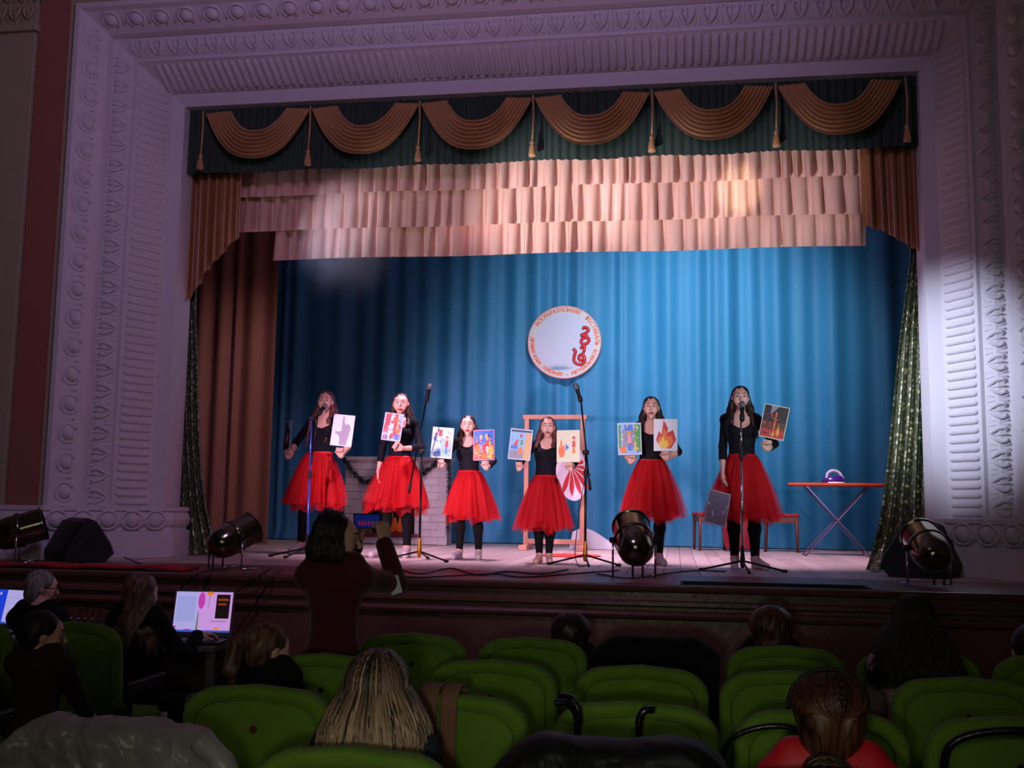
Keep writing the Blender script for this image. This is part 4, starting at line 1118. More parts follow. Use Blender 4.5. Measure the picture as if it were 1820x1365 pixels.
# ---- red carpet strip at the left edge
red_cloth = M('red_carpet', (0.62, 0.07, 0.09), 0.75, var=0.2, scale=12, bump=0.3, bscale=120)
mb = MB(); mb.sheet(lambda u, v: (-4.6 + 2.35*u, -1.98 + 0.26*v, SZ + 0.022 + 0.006*math.sin(30*u) + 0.004*math.sin(17*u+5*v)), 60, 5)
tag(mb.build('carpet_strip', red_cloth, smooth=True, solid=0.02), 'strip of red carpet along the left stage edge', 'carpet')
mb = MB(); mb.lathe([(0.33, 0.002), (0.34, 0.006), (0.33, 0.010), (0.001, 0.011)], 40); dsk = mb.build('floor_disc', M('orange_red_disc', (0.88, 0.22, 0.14), 0.5), smooth=True)
dsk.location = atz(1012, 988, SZ); tag(dsk, 'flat orange-red disc lying on the boards behind the fourth girl', 'disc')

# ---- fireplace prop
white_brick = M('white_painted_brick', (0.72, 0.68, 0.70), 0.8, var=0.12, scale=10, bump=0.3)
fy = 4.05
x0 = at(612, 900, fy).x; x1 = at(795, 900, fy).x; fh = at(700, 812, fy).z - SZ
root = empty('fireplace_prop', ((x0+x1)/2, fy, SZ)); tag(root, 'white brick stage fireplace with tinsel behind the second girl', 'fireplace')
w2 = (x1-x0)/2; ow = 0.36; ox = at(690, 900, fy).x - (x0+x1)/2; oh = 0.55
mb = MB(); mb.box((-w2, 0.0, 0.004), (ox-ow, 0.30, fh-0.05)); mb.box((ox+ow, 0.0, 0.004), (w2, 0.30, fh-0.05)); mb.box((ox-ow, 0.0, oh), (ox+ow, 0.30, fh-0.05)); mb.box((ox-ow, 0.0, 0.004), (ox+ow, 0.30, 0.10)); mb.build('surround', white_brick, root)
mb = MB(); mb.bbox((-w2-0.03, -0.05, fh-0.05), (w2+0.03, 0.32, fh), 0.01); mb.build('mantel', white_brick, root)
mb = MB(); mb.box((ox-ow, 0.26, 0.10), (ox+ow, 0.29, oh)); mb.build('hearth_back', M('hearth_black', (0.03,0.03,0.04), 0.9), root)
brk = box_mesh('brick', (0, -0.012, 0), (0.205, 0.002, 0.088), white_brick, 0.006)
brs = box_mesh('brick', (0, -0.012, 0), (0.10, 0.002, 0.088), white_brick, 0.006)
nr = int((fh-0.06)/0.097)
for r in range(nr):
    x = -w2 + 0.005 + (0.107 if r % 2 else 0)
    if r % 2: inst('brick', brs, root, Matrix.Translation((-w2+0.004, 0, 0.008 + r*0.097)))
    while x + 0.205 < w2:
        zc = 0.008 + r*0.097
        if not (x + 0.205 > ox-ow and x < ox+ow and zc + 0.09 > 0.10 and zc < oh):
            inst('brick', brk, root, Matrix.Translation((x, 0, zc)))
        x += 0.214
mb = MB(); mb.bbox((ox-ow-0.06, -0.04, 0.10), (ox+ow+0.06, 0.0, 0.14), 0.008); mb.build('hearth_ledge', M('dark_red_ledge', (0.40,0.08,0.10), 0.6), root)
fl_m = M('paper_flame_orange', (0.95, 0.42, 0.08), 0.6)
for i, (fx, hh) in enumerate(((-0.10, 0.26), (0.02, 0.34), (0.13, 0.24))):
    mb = MB(); mb.prism([(ox + fx + px*0.14, 0.14 + hh*0.5 + pz*hh) for px, pz in flame(0, 0, 1.0, 1.0)], 0.12 + 0.02*i, 0.13 + 0.02*i); mb.build('paper_flame', fl_m, root)
mb = MB(); mb.bbox((ox-0.2, 0.10, 0.10), (ox+0.22, 0.2, 0.16), 0.02); mb.build('ember_box', M('dark_red_ledge', (0.4,0.08,0.1), 0.6), root)
tinsel_m = M('silver_tinsel', (0.35, 0.38, 0.38), 0.25, metal=0.8)
tin = MB(); tp = bez([(-w2-0.02, -0.06, fh-0.03), (-w2*0.55, -0.07, fh-0.34), (0, -0.07, fh-0.05), (w2*0.5, -0.07, fh-0.22), (w2, -0.06, fh-0.04), (w2+0.03, -0.06, 0.2)], 30)
for p in tp:
    for k in range(9):
        d = Vector((random.gauss(0,1), random.gauss(0,0.6), random.gauss(0,1))).normalized(); q = p + d*0.045; e = d.orthogonal().normalized()*0.004
        tin.add([p-e, p+e, q+e, q-e], [(0,1,2,3)])
to = tin.build('tinsel_garland', tinsel_m); to.location = ((x0+x1)/2, fy, SZ); tag(to, 'silver tinsel garland draped over the white brick fireplace', 'garland')

# ---- wooden frame with flame-painted oval
pine = M('pine_wood', (0.74, 0.52, 0.44), 0.6, var=0.15, scale=6, stretch=(1, 1, 0.2))
ey = 3.3
xl = at(935, 900, ey).x; xr = at(1035, 900, ey).x; eh = at(985, 741, ey).z - SZ
root = empty('easel', ((xl+xr)/2, ey, SZ)); tag(root, 'tall open wooden easel standing on feet behind the fourth girl', 'easel')
hw = (xr-xl)/2
for sx in (-1, 1):
    mb = MB(); mb.bbox((sx*hw-0.028, -0.028, 0.03), (sx*hw+0.028, 0.028, eh), 0.005); mb.build('post', pine, root)
    mb = MB(); mb.bbox((sx*hw-0.05, -0.26, 0.0), (sx*hw+0.05, 0.26, 0.06), 0.006); mb.build('foot', pine, root)
mb = MB(); mb.bbox((-hw-0.05, -0.03, eh-0.03), (hw+0.05, 0.03, eh+0.025), 0.005); mb.build('top_rail', pine, root)
mb = MB(); mb.bbox((-hw, -0.02, 0.07), (hw, 0.02, 0.13), 0.005); mb.build('bottom_rail', pine, root)
oc = at(1012, 832, ey-0.08)
mb = MB(); mb.prism([(0.20*math.cos(a), 0.40*math.sin(a)) for a in [2*PI*i/36 for i in range(36)]], -0.008, 0.008)
ov = mb.build('painted_oval', M('oval_white', (0.85,0.80,0.86), 0.6)); ov.location = oc; ov.rotation_euler = (0, math.radians(-12), 0)
tag(ov, 'white oval board painted with red teardrop flames hanging in the wooden easel', 'board')
redp = M('painted_flame_red', (0.72, 0.14, 0.16), 0.55); whp = M('painted_white', (0.88, 0.82, 0.86), 0.6)
for i in range(7):
    a = math.radians(-125 + i*22); L = 0.30
    mb = MB(); 
    tear = [(0.0, 0.0)] + [(L*t*math.cos(a) - 0.028*math.sin(PI*t**1.6)*math.sin(a), L*t*1.25*math.sin(a) + 0.028*math.sin(PI*t**1.6)*math.cos(a)) for t in [k/8 for k in range(1, 9)]] + [(L*t*math.cos(a) + 0.028*math.sin(PI*t**1.6)*math.sin(a), L*t*1.25*math.sin(a) - 0.028*math.sin(PI*t**1.6)*math.cos(a)) for t in [k/8 for k in range(7, 0, -1)]]
    tear = [(max(-0.18, min(0.18, x + 0.03)), z + 0.02) for x, z in tear]
    mb.prism(tear, -0.012, -0.0085); mb.build('painted_flame', redp, ov)

# ---- white wave-shaped board
wy = 3.75
wp = [at(x, y, wy) for x, y in ((1012,978),(1018,945),(1030,940),(1045,940),(1062,948),(1080,960),(1096,972),(1100,978))]
c0 = Vector((wp[3].x, wy, SZ))
mb = MB(); pts = [(p.x-c0.x, max(0.004, p.z-SZ)) for p in bez([(p.x, 0, p.z) for p in wp[1:7]], 5)]
mb.prism([(wp[0].x-c0.x, 0.004)] + [(p.x-c0.x, max(0.004, p.z-SZ)) for p in bez([(p.x, 0, p.z) for p in wp[1:7]], 5)] + [(wp[7].x-c0.x, 0.004)], -0.012, 0.012)
o = mb.build('wave_board', M('white_board', (0.86, 0.84, 0.90), 0.6)); o.location = c0
tag(o, 'white wave-shaped board standing on the floor by the wooden easel', 'board')
mb = MB(); mb.prism([(-0.05, 0.004), (0.30, 0.004), (0.16, 0.12), (0.02, 0.15)], 0.03, 0.25); mb.build('support', M('white_board', (0.86,0.84,0.9), 0.6), o)

# ---- two wooden chairs with a red cloth, back to back behind the rightmost girl
chair_wood = M('brown_chair_wood', (0.42, 0.20, 0.14), 0.5, var=0.15)
chair_seat = M('red_seat_cloth', (0.58, 0.10, 0.12), 0.7)
def wood_chair(base, rz, label):
    root = empty('wooden_chair', base, rz); tag(root, label, 'chair', 'wooden chairs at the back of the stage')
    for sx in (-1, 1):
        mb = MB(); mb.tube([(sx*0.19, -0.19, 0.0), (sx*0.185, -0.185, 0.43)], [0.016, 0.022], 8); mb.build('leg', chair_wood, root, smooth=True)
        mb = MB(); mb.tube([(sx*0.18, 0.20, 0.0), (sx*0.175, 0.18, 0.43), (sx*0.175, 0.24, 0.82)], [0.016, 0.022, 0.016], 8); mb.build('leg', chair_wood, root, smooth=True)
        mb = MB(); mb.bbox((sx*0.185-0.012, -0.18, 0.36), (sx*0.185+0.012, 0.18, 0.42), 0.004); mb.build('rail', chair_wood, root)
    mb = MB(); mb.bbox((-0.185, -0.20, 0.36), (0.185, -0.175, 0.42), 0.004); mb.build('rail', chair_wood, root)
    mb = MB(); mb.bbox((-0.21, -0.22, 0.43), (0.21, 0.20, 0.475), 0.018); mb.build('seat', chair_seat, root)
    mb = MB(); mb.bbox((-0.19, 0.215, 0.68), (0.19, 0.24, 0.82), 0.01); mb.build('backrest', chair_wood, root)
    return root
cb = atz(1262, 974, SZ); 
wood_chair((cb.x, 4.2, SZ), math.radians(-80), 'wooden chair with red seat to the left behind the rightmost girl')
wood_chair((cb.x + 0.86, 4.2, SZ), math.radians(84), 'wooden chair with red seat to the right behind the rightmost girl')
mb = MB()
def clothf(u, v):
    t = v; x = cb.x + 0.12 + 0.34*u + 0.03*math.sin(6*v)
    if t < 0.3: return (x, 4.30 - 0.35*(t/0.3), SZ + 0.495 + 0.01*math.sin(9*u))
    q = (t-0.3)/0.7
    return (x + 0.05*q, 3.945 - 0.03*math.sin(8*u+q*3) - 0.02*q, SZ + 0.495 - 0.47*q)
mb.sheet(clothf, 24, 24)
tag(mb.build('red_cloth', M('dark_red_cloth', (0.55,0.10,0.16), 0.8), smooth=True, solid=0.006), 'dark red cloth hanging from the left wooden chair', 'cloth')

# ---- ironing board and iron
iy = 3.2
p0 = at(1405, 856, iy); p1 = at(1592, 862, iy); zt = (p0.z+p1.z)/2 - SZ; cxm = (p0.x+p1.x)/2; hl = (p1.x-p0.x)/2 + 0.03
root = empty('ironing_board', (cxm, iy, SZ)); tag(root, 'orange ironing board on crossed legs near the right curtain', 'ironing board')
outl = [(hl*(1 if abs(a) < PI/2 else 1)*math.cos(a), 0.17*math.sin(a)*(1.0 if math.cos(a) > -0.2 else 0.85)) for a in [2*PI*i/36 for i in range(36)]]
mb = MB(); mb.rings([[(x, y, z) for x, y in outl] for z in (zt-0.035, zt)], True, True); mb.build('board', M('orange_board_cover', (0.92, 0.34, 0.10), 0.7, var=0.15), root)
mb = MB(); mb.rings([[(x*1.01, y*1.02, z) for x, y in outl] for z in (zt-0.04, zt-0.022)], True, True); mb.build('cover_edge', M('dark_red_ledge', (0.4,0.08,0.1), 0.6), root)
steel = M('pale_steel_tube', (0.50, 0.40, 0.55), 0.5, metal=0.2)
for sy in (-0.13, 0.13):
    mb = MB(); mb.tube([(-hl*0.68, sy, zt-0.04), (hl*0.42, sy*1.3, 0.012)], 0.0075, 8); mb.build('leg', steel, root, smooth=True)
    mb = MB(); mb.tube([(hl*0.45, sy*0.8, zt-0.04), (-hl*0.72, sy*1.2, 0.012)], 0.0075, 8); mb.build('leg', steel, root, smooth=True)
for x, sy in ((hl*0.42, 0.17), (-hl*0.72, 0.16)):
    mb = MB(); mb.tube([(x, -sy, 0.012), (x, sy, 0.012)], 0.011, 8); mb.build('foot_bar', steel, root, smooth=True)
ic = at(1483, 850, iy); 
root = empty('iron', (ic.x, iy, SZ + zt + 0.001)); tag(root, 'purple and white clothes iron standing on the ironing board', 'iron')
sole = [(-0.15, 0), (-0.08, 0.05), (0.10, 0.058), (0.11, 0.0), (0.10, -0.058), (-0.08, -0.05)]
mb = MB(); mb.rings([[(x, y, z) for x, y in sole] for z in (0.0, 0.012)], True, True); mb.build('sole_plate', chrome, root)
mb = MB(); mb.rings([[(x*k + dx, y*k, z) for x, y in sole] for z, k, dx in ((0.012, 0.98, 0), (0.04, 0.92, 0.003), (0.075, 0.72, 0.015), (0.085, 0.5, 0.02))], True, True); mb.build('body', M('purple_plastic', (0.28, 0.14, 0.55), 0.25), root, smooth=True)
mb = MB(); mb.tube(bez([(-0.085, 0, 0.05), (-0.075, 0, 0.11), (-0.02, 0, 0.145), (0.05, 0, 0.125), (0.10, 0, 0.05)], 6), 0.017, 10); mb.build('handle', M('white_plastic', (0.85, 0.84, 0.90), 0.35), root, smooth=True)

# ---- emblem on the backdrop
ec = at(1003, 608, 5.035); er = 0.52
mb = MB(); mb.lathe([(er-0.01, -0.008), (er, -0.004), (er, 0.006), (er-0.004, 0.008), (0.001, 0.008)], 72, Matrix.Rotation(PI/2, 4, 'X'))
em = mb.build('festival_emblem', M('emblem_white', (0.76, 0.71, 0.75), 0.6, var=0.02)); em.location = ec
tag(em, 'round white festival emblem with orange ring lettering fixed to the blue backdrop', 'emblem')
mb = MB(); mb.lathe([(er-0.012, 0.0085), (er-0.001, 0.0092), (er-0.001, 0.0085)], 72, Matrix.Rotation(PI/2, 4, 'X'), False, False); mb.build('rim', M('emblem_rim_orange', (0.82, 0.45, 0.36), 0.6), em)
mb = MB(); mb.lathe([(er*0.79, 0.0086), (0.001, 0.0088)], 60, Matrix.Rotation(PI/2, 4, 'X'), False, True); mb.build('centre_field', M('emblem_field', (0.72, 0.71, 0.80), 0.6, var=0.02), em)
letters = MB()
def ring_text(txt, a0, a1, inward, size):
    n = len(txt)
    for i, ch in enumerate(txt):
        if ch == ' ': continue
        a = math.radians(a0 + (a1-a0)*i/(n-1)); vs, fs = text_mesh(ch, size)
        up = V(math.cos(a), 0, math.sin(a)) * (-1 if inward else 1); rt = Vector((up.z, 0, -up.x))
        c = V(math.cos(a), 0, math.sin(a))*er*0.885 + V(0, -0.0102, 0)
        for q, sft in enumerate((-0.0032, 0.0, 0.0032)):       # bold strokes
            letters.add([c + rt*(p.x*0.80 + sft) + up*(p.y + 0.4*sft) - V(0, 0.0003*q + 0.0009*(i % 2), 0) for p in vs], fs)
ring_text('ВСЕУКРАЇНСЬКИЙ  ФЕСТИВАЛЬ', 146, -4, False, 0.088)
ring_text('ДРУЖИН ЮНИХ ПОЖЕЖНИХ – РЯТУВАЛЬНИКІВ', 173, 344, True, 0.074)
tag(letters.build('lettering', M('emblem_orange_ink', (0.84, 0.40, 0.26), 0.6), em), None, kind='stuff')
hose = MB(); hr = 0.022
def EP(px, py): return V((px-1003)/65*er, -0.022, (608-py)/65*er)
def crop(x, y): return (920 + x/8.53, 530 + y/8.53)
def ET(pts): return [EP(*crop(x, y)) for x, y in pts]
hose.tube(bez(ET([(985,470),(1010,450),(1055,460),(1070,495),(1030,535),(965,565),(1010,570),(1070,585)]), 5), hr, 8)
hose.tube(bez(ET([(1020,600),(1070,610),(1080,650),(1050,690),(1000,700),(965,670),(975,625),(1020,600)]), 5), hr, 8)
hose.tube(bez(ET([(955,765),(1000,720),(1015,760),(1000,830)]), 5), hr, 8)
hose.tube(bez(ET([(990,850),(935,880),(940,930),(985,940),(1010,890),(985,860),(1015,900),(1015,960),(970,1005),(900,995),(860,950),(862,880),(880,810),(845,770)]), 5), hr, 8)
hose.build('red_hose_numerals', M('emblem_red', (0.72, 0.05, 0.12), 0.4), em, smooth=True)
mb = MB(); n = 26
ctr = EP(*crop(650, 1060)); 
for i in range(n):
    a = PI*(0.04 + 0.92*i/(n-1)); L = 0.10 + 0.05*math.sin(i*2.3); b0 = ctr + V(0, 0.0105, -0.02)
    d = V(math.cos(a)*1.7, 0, math.sin(a)*0.8); e = V(-d.z, 0, d.x).normalized()*0.006
    mb.add([b0 - e + V(0,-0.0003*i,0), b0 + e + V(0,-0.0003*i,0), b0 + d*L + V(0,-0.0003*i,0)], [(0,1,2)])
mb.build('grass_tuft', M('emblem_bluegrey', (0.45, 0.55, 0.68), 0.6), em)

# ---- cables on the stage and over the edge
cable_m = M('black_cable', (0.035, 0.035, 0.04), 0.6)
def cable(pts, label, r=0.006, group='cables'):
    mb = MB(); mb.tube(bez(pts, 8), r, 6)
    return tag(mb.build('cable', cable_m, smooth=True), label, 'cable', group)
def fz(px, py, h=0.009): p = atz(px, py, SZ); return (p.x, p.y, SZ + h)
cable([fz(700,1010), fz(745,1022), fz(800,1012), fz(850,1024), fz(900,1018), fz(960,1022), fz(1010,1014)], 'black cable snaking along the boards between the two boom stands')
cable([fz(690,1016), fz(730,1028), fz(800,1026), fz(880,1022), fz(930,1028), fz(1040,1020), fz(1100,1016)], 'black cable lying nearer the stage edge below the boom stands')
cable([fz(1046,1005), fz(1030,1008), at(1022, 985, 0.2), at(1026, 940, 0.2), at(1034, 880, 0.25), at(1040, 850, 0.3)], 'thin cable hanging from the right boom stand down to the boards', 0.004)
cable([fz(1060,1022), fz(1120,1030), fz(1180,1022), fz(1240,1016), fz(1290,1018)], 'black cable between the middle lamp and the chrome stand')
def fe(px, py): 
    p = at(px, py, EY-0.06); return (p.x, p.y, p.z)
cable([fz(395,1012), fz(370,1016), fe(350,1021), fe(330,1035), fe(318,1060), fe(322,1090), at(330,1128,EY-0.3)], 'black cable dropping over the stage edge just above the laptop')
cable([fz(410,1012), fz(382,1016), fe(372,1022), fe(362,1045), fe(360,1080), at(372,1110,EY-0.3)], 'second black cable dropping over the stage edge by the laptop')
cable([fz(480,1012), fe(462,1022), fe(430,1045), fe(410,1060), at(380,1095,EY-0.3), at(340,1130,EY-0.5)], 'black cable sloping down the stage front to the laptop')
cable([fz(500,1014), fe(485,1026), fe(462,1060), fe(440,1095), at(420,1120,EY-0.3)], 'black cable sloping down the stage front right of the laptop')
cable([fz(250,1004), fz(240,1000), fz(200,985), fz(165,990), fz(140,1004)], 'thin cable curling in front of the left wedge speaker', 0.005)

# ================================================================== THE HALL: SEATS
seat_green = M('green_velour', (0.36, 0.50, 0.16), 0.9, var=0.16, scale=14, sheen=0.05, bump=0.12, bscale=180, spec=0.2)
seat_frame = M('black_seat_frame', (0.035, 0.033, 0.035), 0.5)
plate_m = M('number_plate_dark', (0.10, 0.09, 0.06), 0.5)
num_m = M('number_ink_red', (0.45, 0.06, 0.06), 0.5)

def seat_outline(w, z0, z1, r, n=9):
    "back seen from behind: straight sides swelling a little, generously rounded top corners"
    pts = [(-w*0.90, z0), (w*0.90, z0), (w*0.985, z0 + 0.25*(z1-z0))]
    for i in range(n+1):
        a = PI/2*i/n; pts.append((w - r + r*math.cos(a), z1 - r*0.80 + r*0.80*math.sin(a)))
    pts.append((0, z1 + 0.012))
    for i in range(n+1):
        a = PI/2 + PI/2*i/n; pts.append((-w + r + r*math.cos(a), z1 - r*0.80 + r*0.80*math.sin(a)))
    pts.append((-w*0.985, z0 + 0.25*(z1-z0)))
    return pts
def inset(pts, d, zc=0.68, w=0.27):
    return [(x*(1 - d/w), zc + (z-zc)*(1 - d/0.30)) for x, z in pts]
def make_seat():
    root = empty('theatre_seat')
    base = seat_outline(0.272, 0.36, 0.975, 0.135)
    lean = lambda z: -0.13*(z-0.36)         # the back leans toward the hall
    def ring(d, y): return [(x, y + lean(z), z) for x, z in inset(base, d)]
    mb = MB()
    mb.rings([ring(0.045, -0.034), ring(0.034, -0.040), ring(0.018, -0.044), ring(0.006, -0.036), ring(0.0, -0.018), ring(0.0, 0.02), ring(0.012, 0.045), ring(0.04, 0.058), ring(0.12, 0.066)], False, True)
    mb.build('backrest', seat_green, root, smooth=True)
    mb = MB()
    mb.rings([ring(0.047, -0.020), ring(0.047, -0.034), ring(0.056, -0.041), ring(0.10, -0.044), ring(0.20, -0.045)], False, True)
    pan = mb.build('rear_panel', seat_green, root, smooth=True)
    mb = MB(); mb.lathe([(0.013, 0.0), (0.013, 0.003), (0.010, 0.004)], 12, Matrix.Translation((0, -0.046 + lean(0.84), 0.84)) @ Matrix.Rotation(PI/2, 4, 'X')); mb.build('number_plate', plate_m, pan)
    mb = MB(); mb.bbox((-0.235, 0.06, 0.36), (0.235, 0.50, 0.47), 0.04, n=3); mb.build('seat', seat_green, root, smooth=True)
    for sx in (-1, 1):
        mb = MB(); mb.bbox((sx*0.282-0.007, 0.00, 0.02), (sx*0.282+0.007, 0.06, 0.66), 0.004); mb.bbox((sx*0.282-0.007, 0.0, 0.60), (sx*0.282+0.007, 0.40, 0.64), 0.004); mb.bbox((sx*0.28-0.008, -0.11, 0.50), (sx*0.28+0.008, 0.02, 0.545), 0.004); mb.bbox((sx*0.282-0.008, -0.10, 0.02), (sx*0.282+0.008, -0.055, 0.56), 0.004)
        mb.bbox((sx*0.282-0.007, -0.05, 0.0), (sx*0.282+0.007, 0.30, 0.02), 0.003); mb.build('side_support', seat_frame, root)
        mb = MB(); mb.bbox((sx*0.276-0.016, 0.02, 0.64), (sx*0.276+0.016, 0.42, 0.665), 0.008); mb.build('armrest', seat_frame, root)
    return root
seat0 = make_seat()
used = [False]
def seat(x, y, label, rz=0.0):
    o = seat0 if not used[0] else copy_tree(seat0)
    used[0] = True
    o.location = (x, y, 0); o.rotation_euler = (0, 0, rz)
    tag(o, label, 'seat', 'green velour theatre seats')
    return o
R1, R2_, R3, R4 = -4.10, -4.89, -5.68, -6.50
seat(-1.77, R1, 'green theatre seat in front of the woman at the desk, left block')
seat(-2.40, R1, 'green theatre seat at the far left, mostly hidden by the child')
xl2 = atz(-70, 1150, 0.98)
seat(-1.93, R2_ - 0.10, 'green theatre seat cut by the left edge of the picture')
seat(0.07, R1, 'front-row green seat directly right of the filming woman')
seat(0.665, R1, 'front-row green seat just left of the short dark-haired head')
seat(1.26, R1, 'front-row green seat buried under the navy coat')
seat(1.865, R1, 'front-row green seat below the round brown head right of the navy coat')
seat(2.46, R1, 'front-row green seat hidden behind the wavy-haired woman')
seat(3.06, R1, 'front-row green seat at the right edge of the picture')
seat(-0.12, R2_, 'second-row green seat behind the filming woman')
seat(0.605, R2_, 'second-row green seat left of the middle, with dark number spot')
seat(1.215, R2_, 'second-row green seat just behind the navy coat')
seat(1.80, R2_, 'second-row green seat behind the round brown head')
seat(2.46, R2_, 'second-row green seat right behind the wavy-haired woman')
sn = seat(-0.085, R3, 'third-row green seat with number 9 beside the grey satin jacket')
seat(0.60, R3, 'third-row green seat with beige strap next to the blonde woman')
seat(1.225, R3, 'third-row green seat behind the black bag with two handles')
seat(1.815, R3, 'third-row green seat behind the woman with the hair bun')
seat(2.405, R3, 'third-row green seat with black shoulder strap at the lower right')
seat(-0.13, R4, 'rear-row green seat under the grey satin jacket')
seat(0.52, R4, 'rear-row green seat at the bottom, back of the blonde woman')
seat(1.13, R4, 'rear-row green seat under the black jacket')
seat(1.73, R4, 'rear-row green seat of the woman with the hair bun')
# legible number
vs_, fs_ = text_mesh('9', 0.042)
pan = [c for c in sn.children if c.name.startswith('rear_panel')][0]
mb = MB(); mb.add([(p.x, -0.0515 - 0.13*(0.84-0.36), 0.84 + p.y) for p in vs_], fs_); mb.build('number', num_m, pan)

# ================================================================== AUDIENCE
dark_jacket = M('black_jacket_cloth', (0.045, 0.04, 0.045), 0.8, bump=0.2, bscale=40, spec=0.2)
maroon_knit = M('maroon_knit', (0.30, 0.05, 0.08), 0.9, var=0.15, bump=0.25, bscale=120, sheen=0.2)
jeans = M('dark_trousers', (0.08, 0.08, 0.12), 0.85)
teal_top = M('dark_teal_top', (0.06, 0.14, 0.18), 0.8)
red_coat = M('bright_red_coat', (0.78, 0.07, 0.14), 0.6, bump=0.2, bscale=30)
lace = M('pale_pink_lace', (0.62, 0.50, 0.52), 0.8, bump=0.5, bscale=90)
dark_red_top = M('dark_red_jumper', (0.16, 0.05, 0.06), 0.85)
shoe_m = M('dark_shoe', (0.06, 0.05, 0.05), 0.5)
hair_grey = hairmat('grey_hair', (0.30, 0.29, 0.28), (0.62, 0.60, 0.58), 0.6)
hair_blond = lockmat('streaked_blonde_hair', (0.13, 0.09, 0.07), (0.74, 0.62, 0.50))
hair_chest_l = lockmat('chestnut_locks', (0.10, 0.05, 0.03), (0.40, 0.24, 0.14))
hair_darkb_l = lockmat('dark_brown_locks', (0.045, 0.028, 0.028), (0.16, 0.10, 0.09))
hair_black_l = lockmat('black_locks', (0.025, 0.02, 0.025), (0.11, 0.08, 0.08), 0.6)
hair_black = hairmat('black_hair', (0.03, 0.02, 0.025), (0.10, 0.07, 0.07), 0.55)
hair_chest = hairmat('chestnut_hair', (0.10, 0.05, 0.03), (0.36, 0.21, 0.12))
hair_dred = hairmat('dark_red_hair', (0.09, 0.03, 0.03), (0.20, 0.08, 0.07))
hair_lightb = hairmat('light_brown_hair', (0.20, 0.14, 0.09), (0.46, 0.34, 0.24))

def sitter(loc, top, cloth, hair_fn, label, s=1.0, head=(0,0,0), lean=(0,0,0), rz=PI, arms=None, standing=False, h=0.0095, trousers=None, face=False, group='people watching from the hall', hs=1.0, pole=(0.6, 0.45, -1.0)):
    "a whole figure facing local -Y; loc is the point under the head, top the height of the crown"
    lean = Vector(lean)
    if standing:
        zc = top - 0.125*s; sz = (top)/1.63; s_ = sz
        off = 0.0
    else:
        s_ = s; off = (top - 1.63*s)          # shift so that the crown is at 'top'
    z = lambda v: v*s_ + off
    sh4 = Matrix.Translation((0, 0, off))
    def lift(pr):
        out = []
        for p in pr:
            if p[0] == 'c': out.append(('c', p[1] + V(0,0,off), p[2] + V(0,0,off), *p[3:]))
            else: out.append((p[0], p[1] + V(0,0,off), *p[2:]))
        return out
    R = rotm(*[math.radians(v) for v in head])
    hc = Vector((0, -0.02*s_, z(1.63) - 0.125*s_*hs)) + lean*1.1
    nk = Vector((0, 0.015*s_, z(1.335))) + lean
    tor = lift(torso(s_*1.04, lean, 0.0))
    skin = list(tor) + [cone(nk - V(0,0,0.04*s_), hc + V(0, 0.02*s_, -0.06*s_), 0.050*s_, 0.048*s_, 0.03*s_)] + head_prims(hc, R, s_*hs)
    top_p = list(tor)
    W = Matrix.Translation((loc[0], loc[1], 0)) @ Matrix.Rotation(rz, 4, 'Z')
    Wi = W.inverted()
    pel = z(0.90)
    if arms is None:
        arms = [((-0.12*s_, -0.36*s_, pel + 0.03), 'relaxed', (0,0,-1), (0.3,-1,-0.1)), ((0.12*s_, -0.36*s_, pel + 0.03), 'relaxed', (0,0,-1), (-0.3,-1,-0.1))]
    else:
        arms = [(Wi @ Vector(a[0]), a[1], W.to_3x3().inverted() @ Vector(a[2]), W.to_3x3().inverted() @ Vector(a[3])) for a in arms]
    for side, (w, pose, nrm, up) in zip((-1, 1), arms):
        sh = Vector((side*0.150*s_, 0.012*s_, z(1.310))) + lean
        el, w = ik(sh, w, 0.28*s_, 0.245*s_, (side*pole[0], pole[1], pole[2]))
        skin += [ell(sh, (0.045*s_,)*3, 0.04*s_)] + arm(sh, el, w, s_) + hand(w - Vector(up).normalized()*0.01, up, nrm, side, s_, pose)
        top_p += [ell(sh, (0.052*s_,)*3, 0.05*s_), cone(sh, el, 0.046*s_, 0.040*s_, 0.03*s_), cone(el, el.lerp(w, 0.88), 0.040*s_, 0.032*s_, 0.02*s_)]
    legs = []; feet = []
    for side in (-1, 1):
        if standing:
            L, F = leg((side*0.085*s_, 0, z(0.88)), (side*0.09*s_, -0.01, z(0.475)), (side*0.09*s_, 0.02, 0.085), (side*0.11*s_, -0.14*s_, 0.03), s_)
        else:
            kz = max(0.30, pel - 0.05*s_)
            L, F = leg((side*0.085*s_, -0.02, pel - 0.02*s_), (side*0.10*s_, -0.42*s_, kz), (side*0.10*s_, -0.44*s_, 0.09), (side*0.11*s_, -0.62*s_, 0.03), s_)
        legs += L; feet += F
    skin += legs + feet
    body = sdf_obj('person', skin, h, skin_mat, smooth=1)
    body.matrix_world = W
    tag(body, label, 'person', group)
    if face: face_parts(body, hc, R, s_*hs, M('lips_natural', (0.62, 0.36, 0.34), 0.5))
    sdf_obj('top_garment', top_p + [cut(nk + V(0, -0.02*s_, 0.075*s_), (0.062*s_, 0.07*s_, 0.05*s_), 0.01)], h*1.15, cloth, body, inflate=0.012, smooth=2)
    sdf_obj('trousers', lift([ell((0, 0.005, 0.90*s_), (0.15*s_, 0.108*s_, 0.10*s_), 0.05)]) + legs, h*1.4, trousers or jeans, body, inflate=0.008, smooth=1)
    for i in (0, 1): sdf_obj('shoe', feet[i*3+1:i*3+3], h*1.2, shoe_m, body, inflate=0.008, smooth=1)
    hair_fn(body, hc, R, s_*hs)
    return body

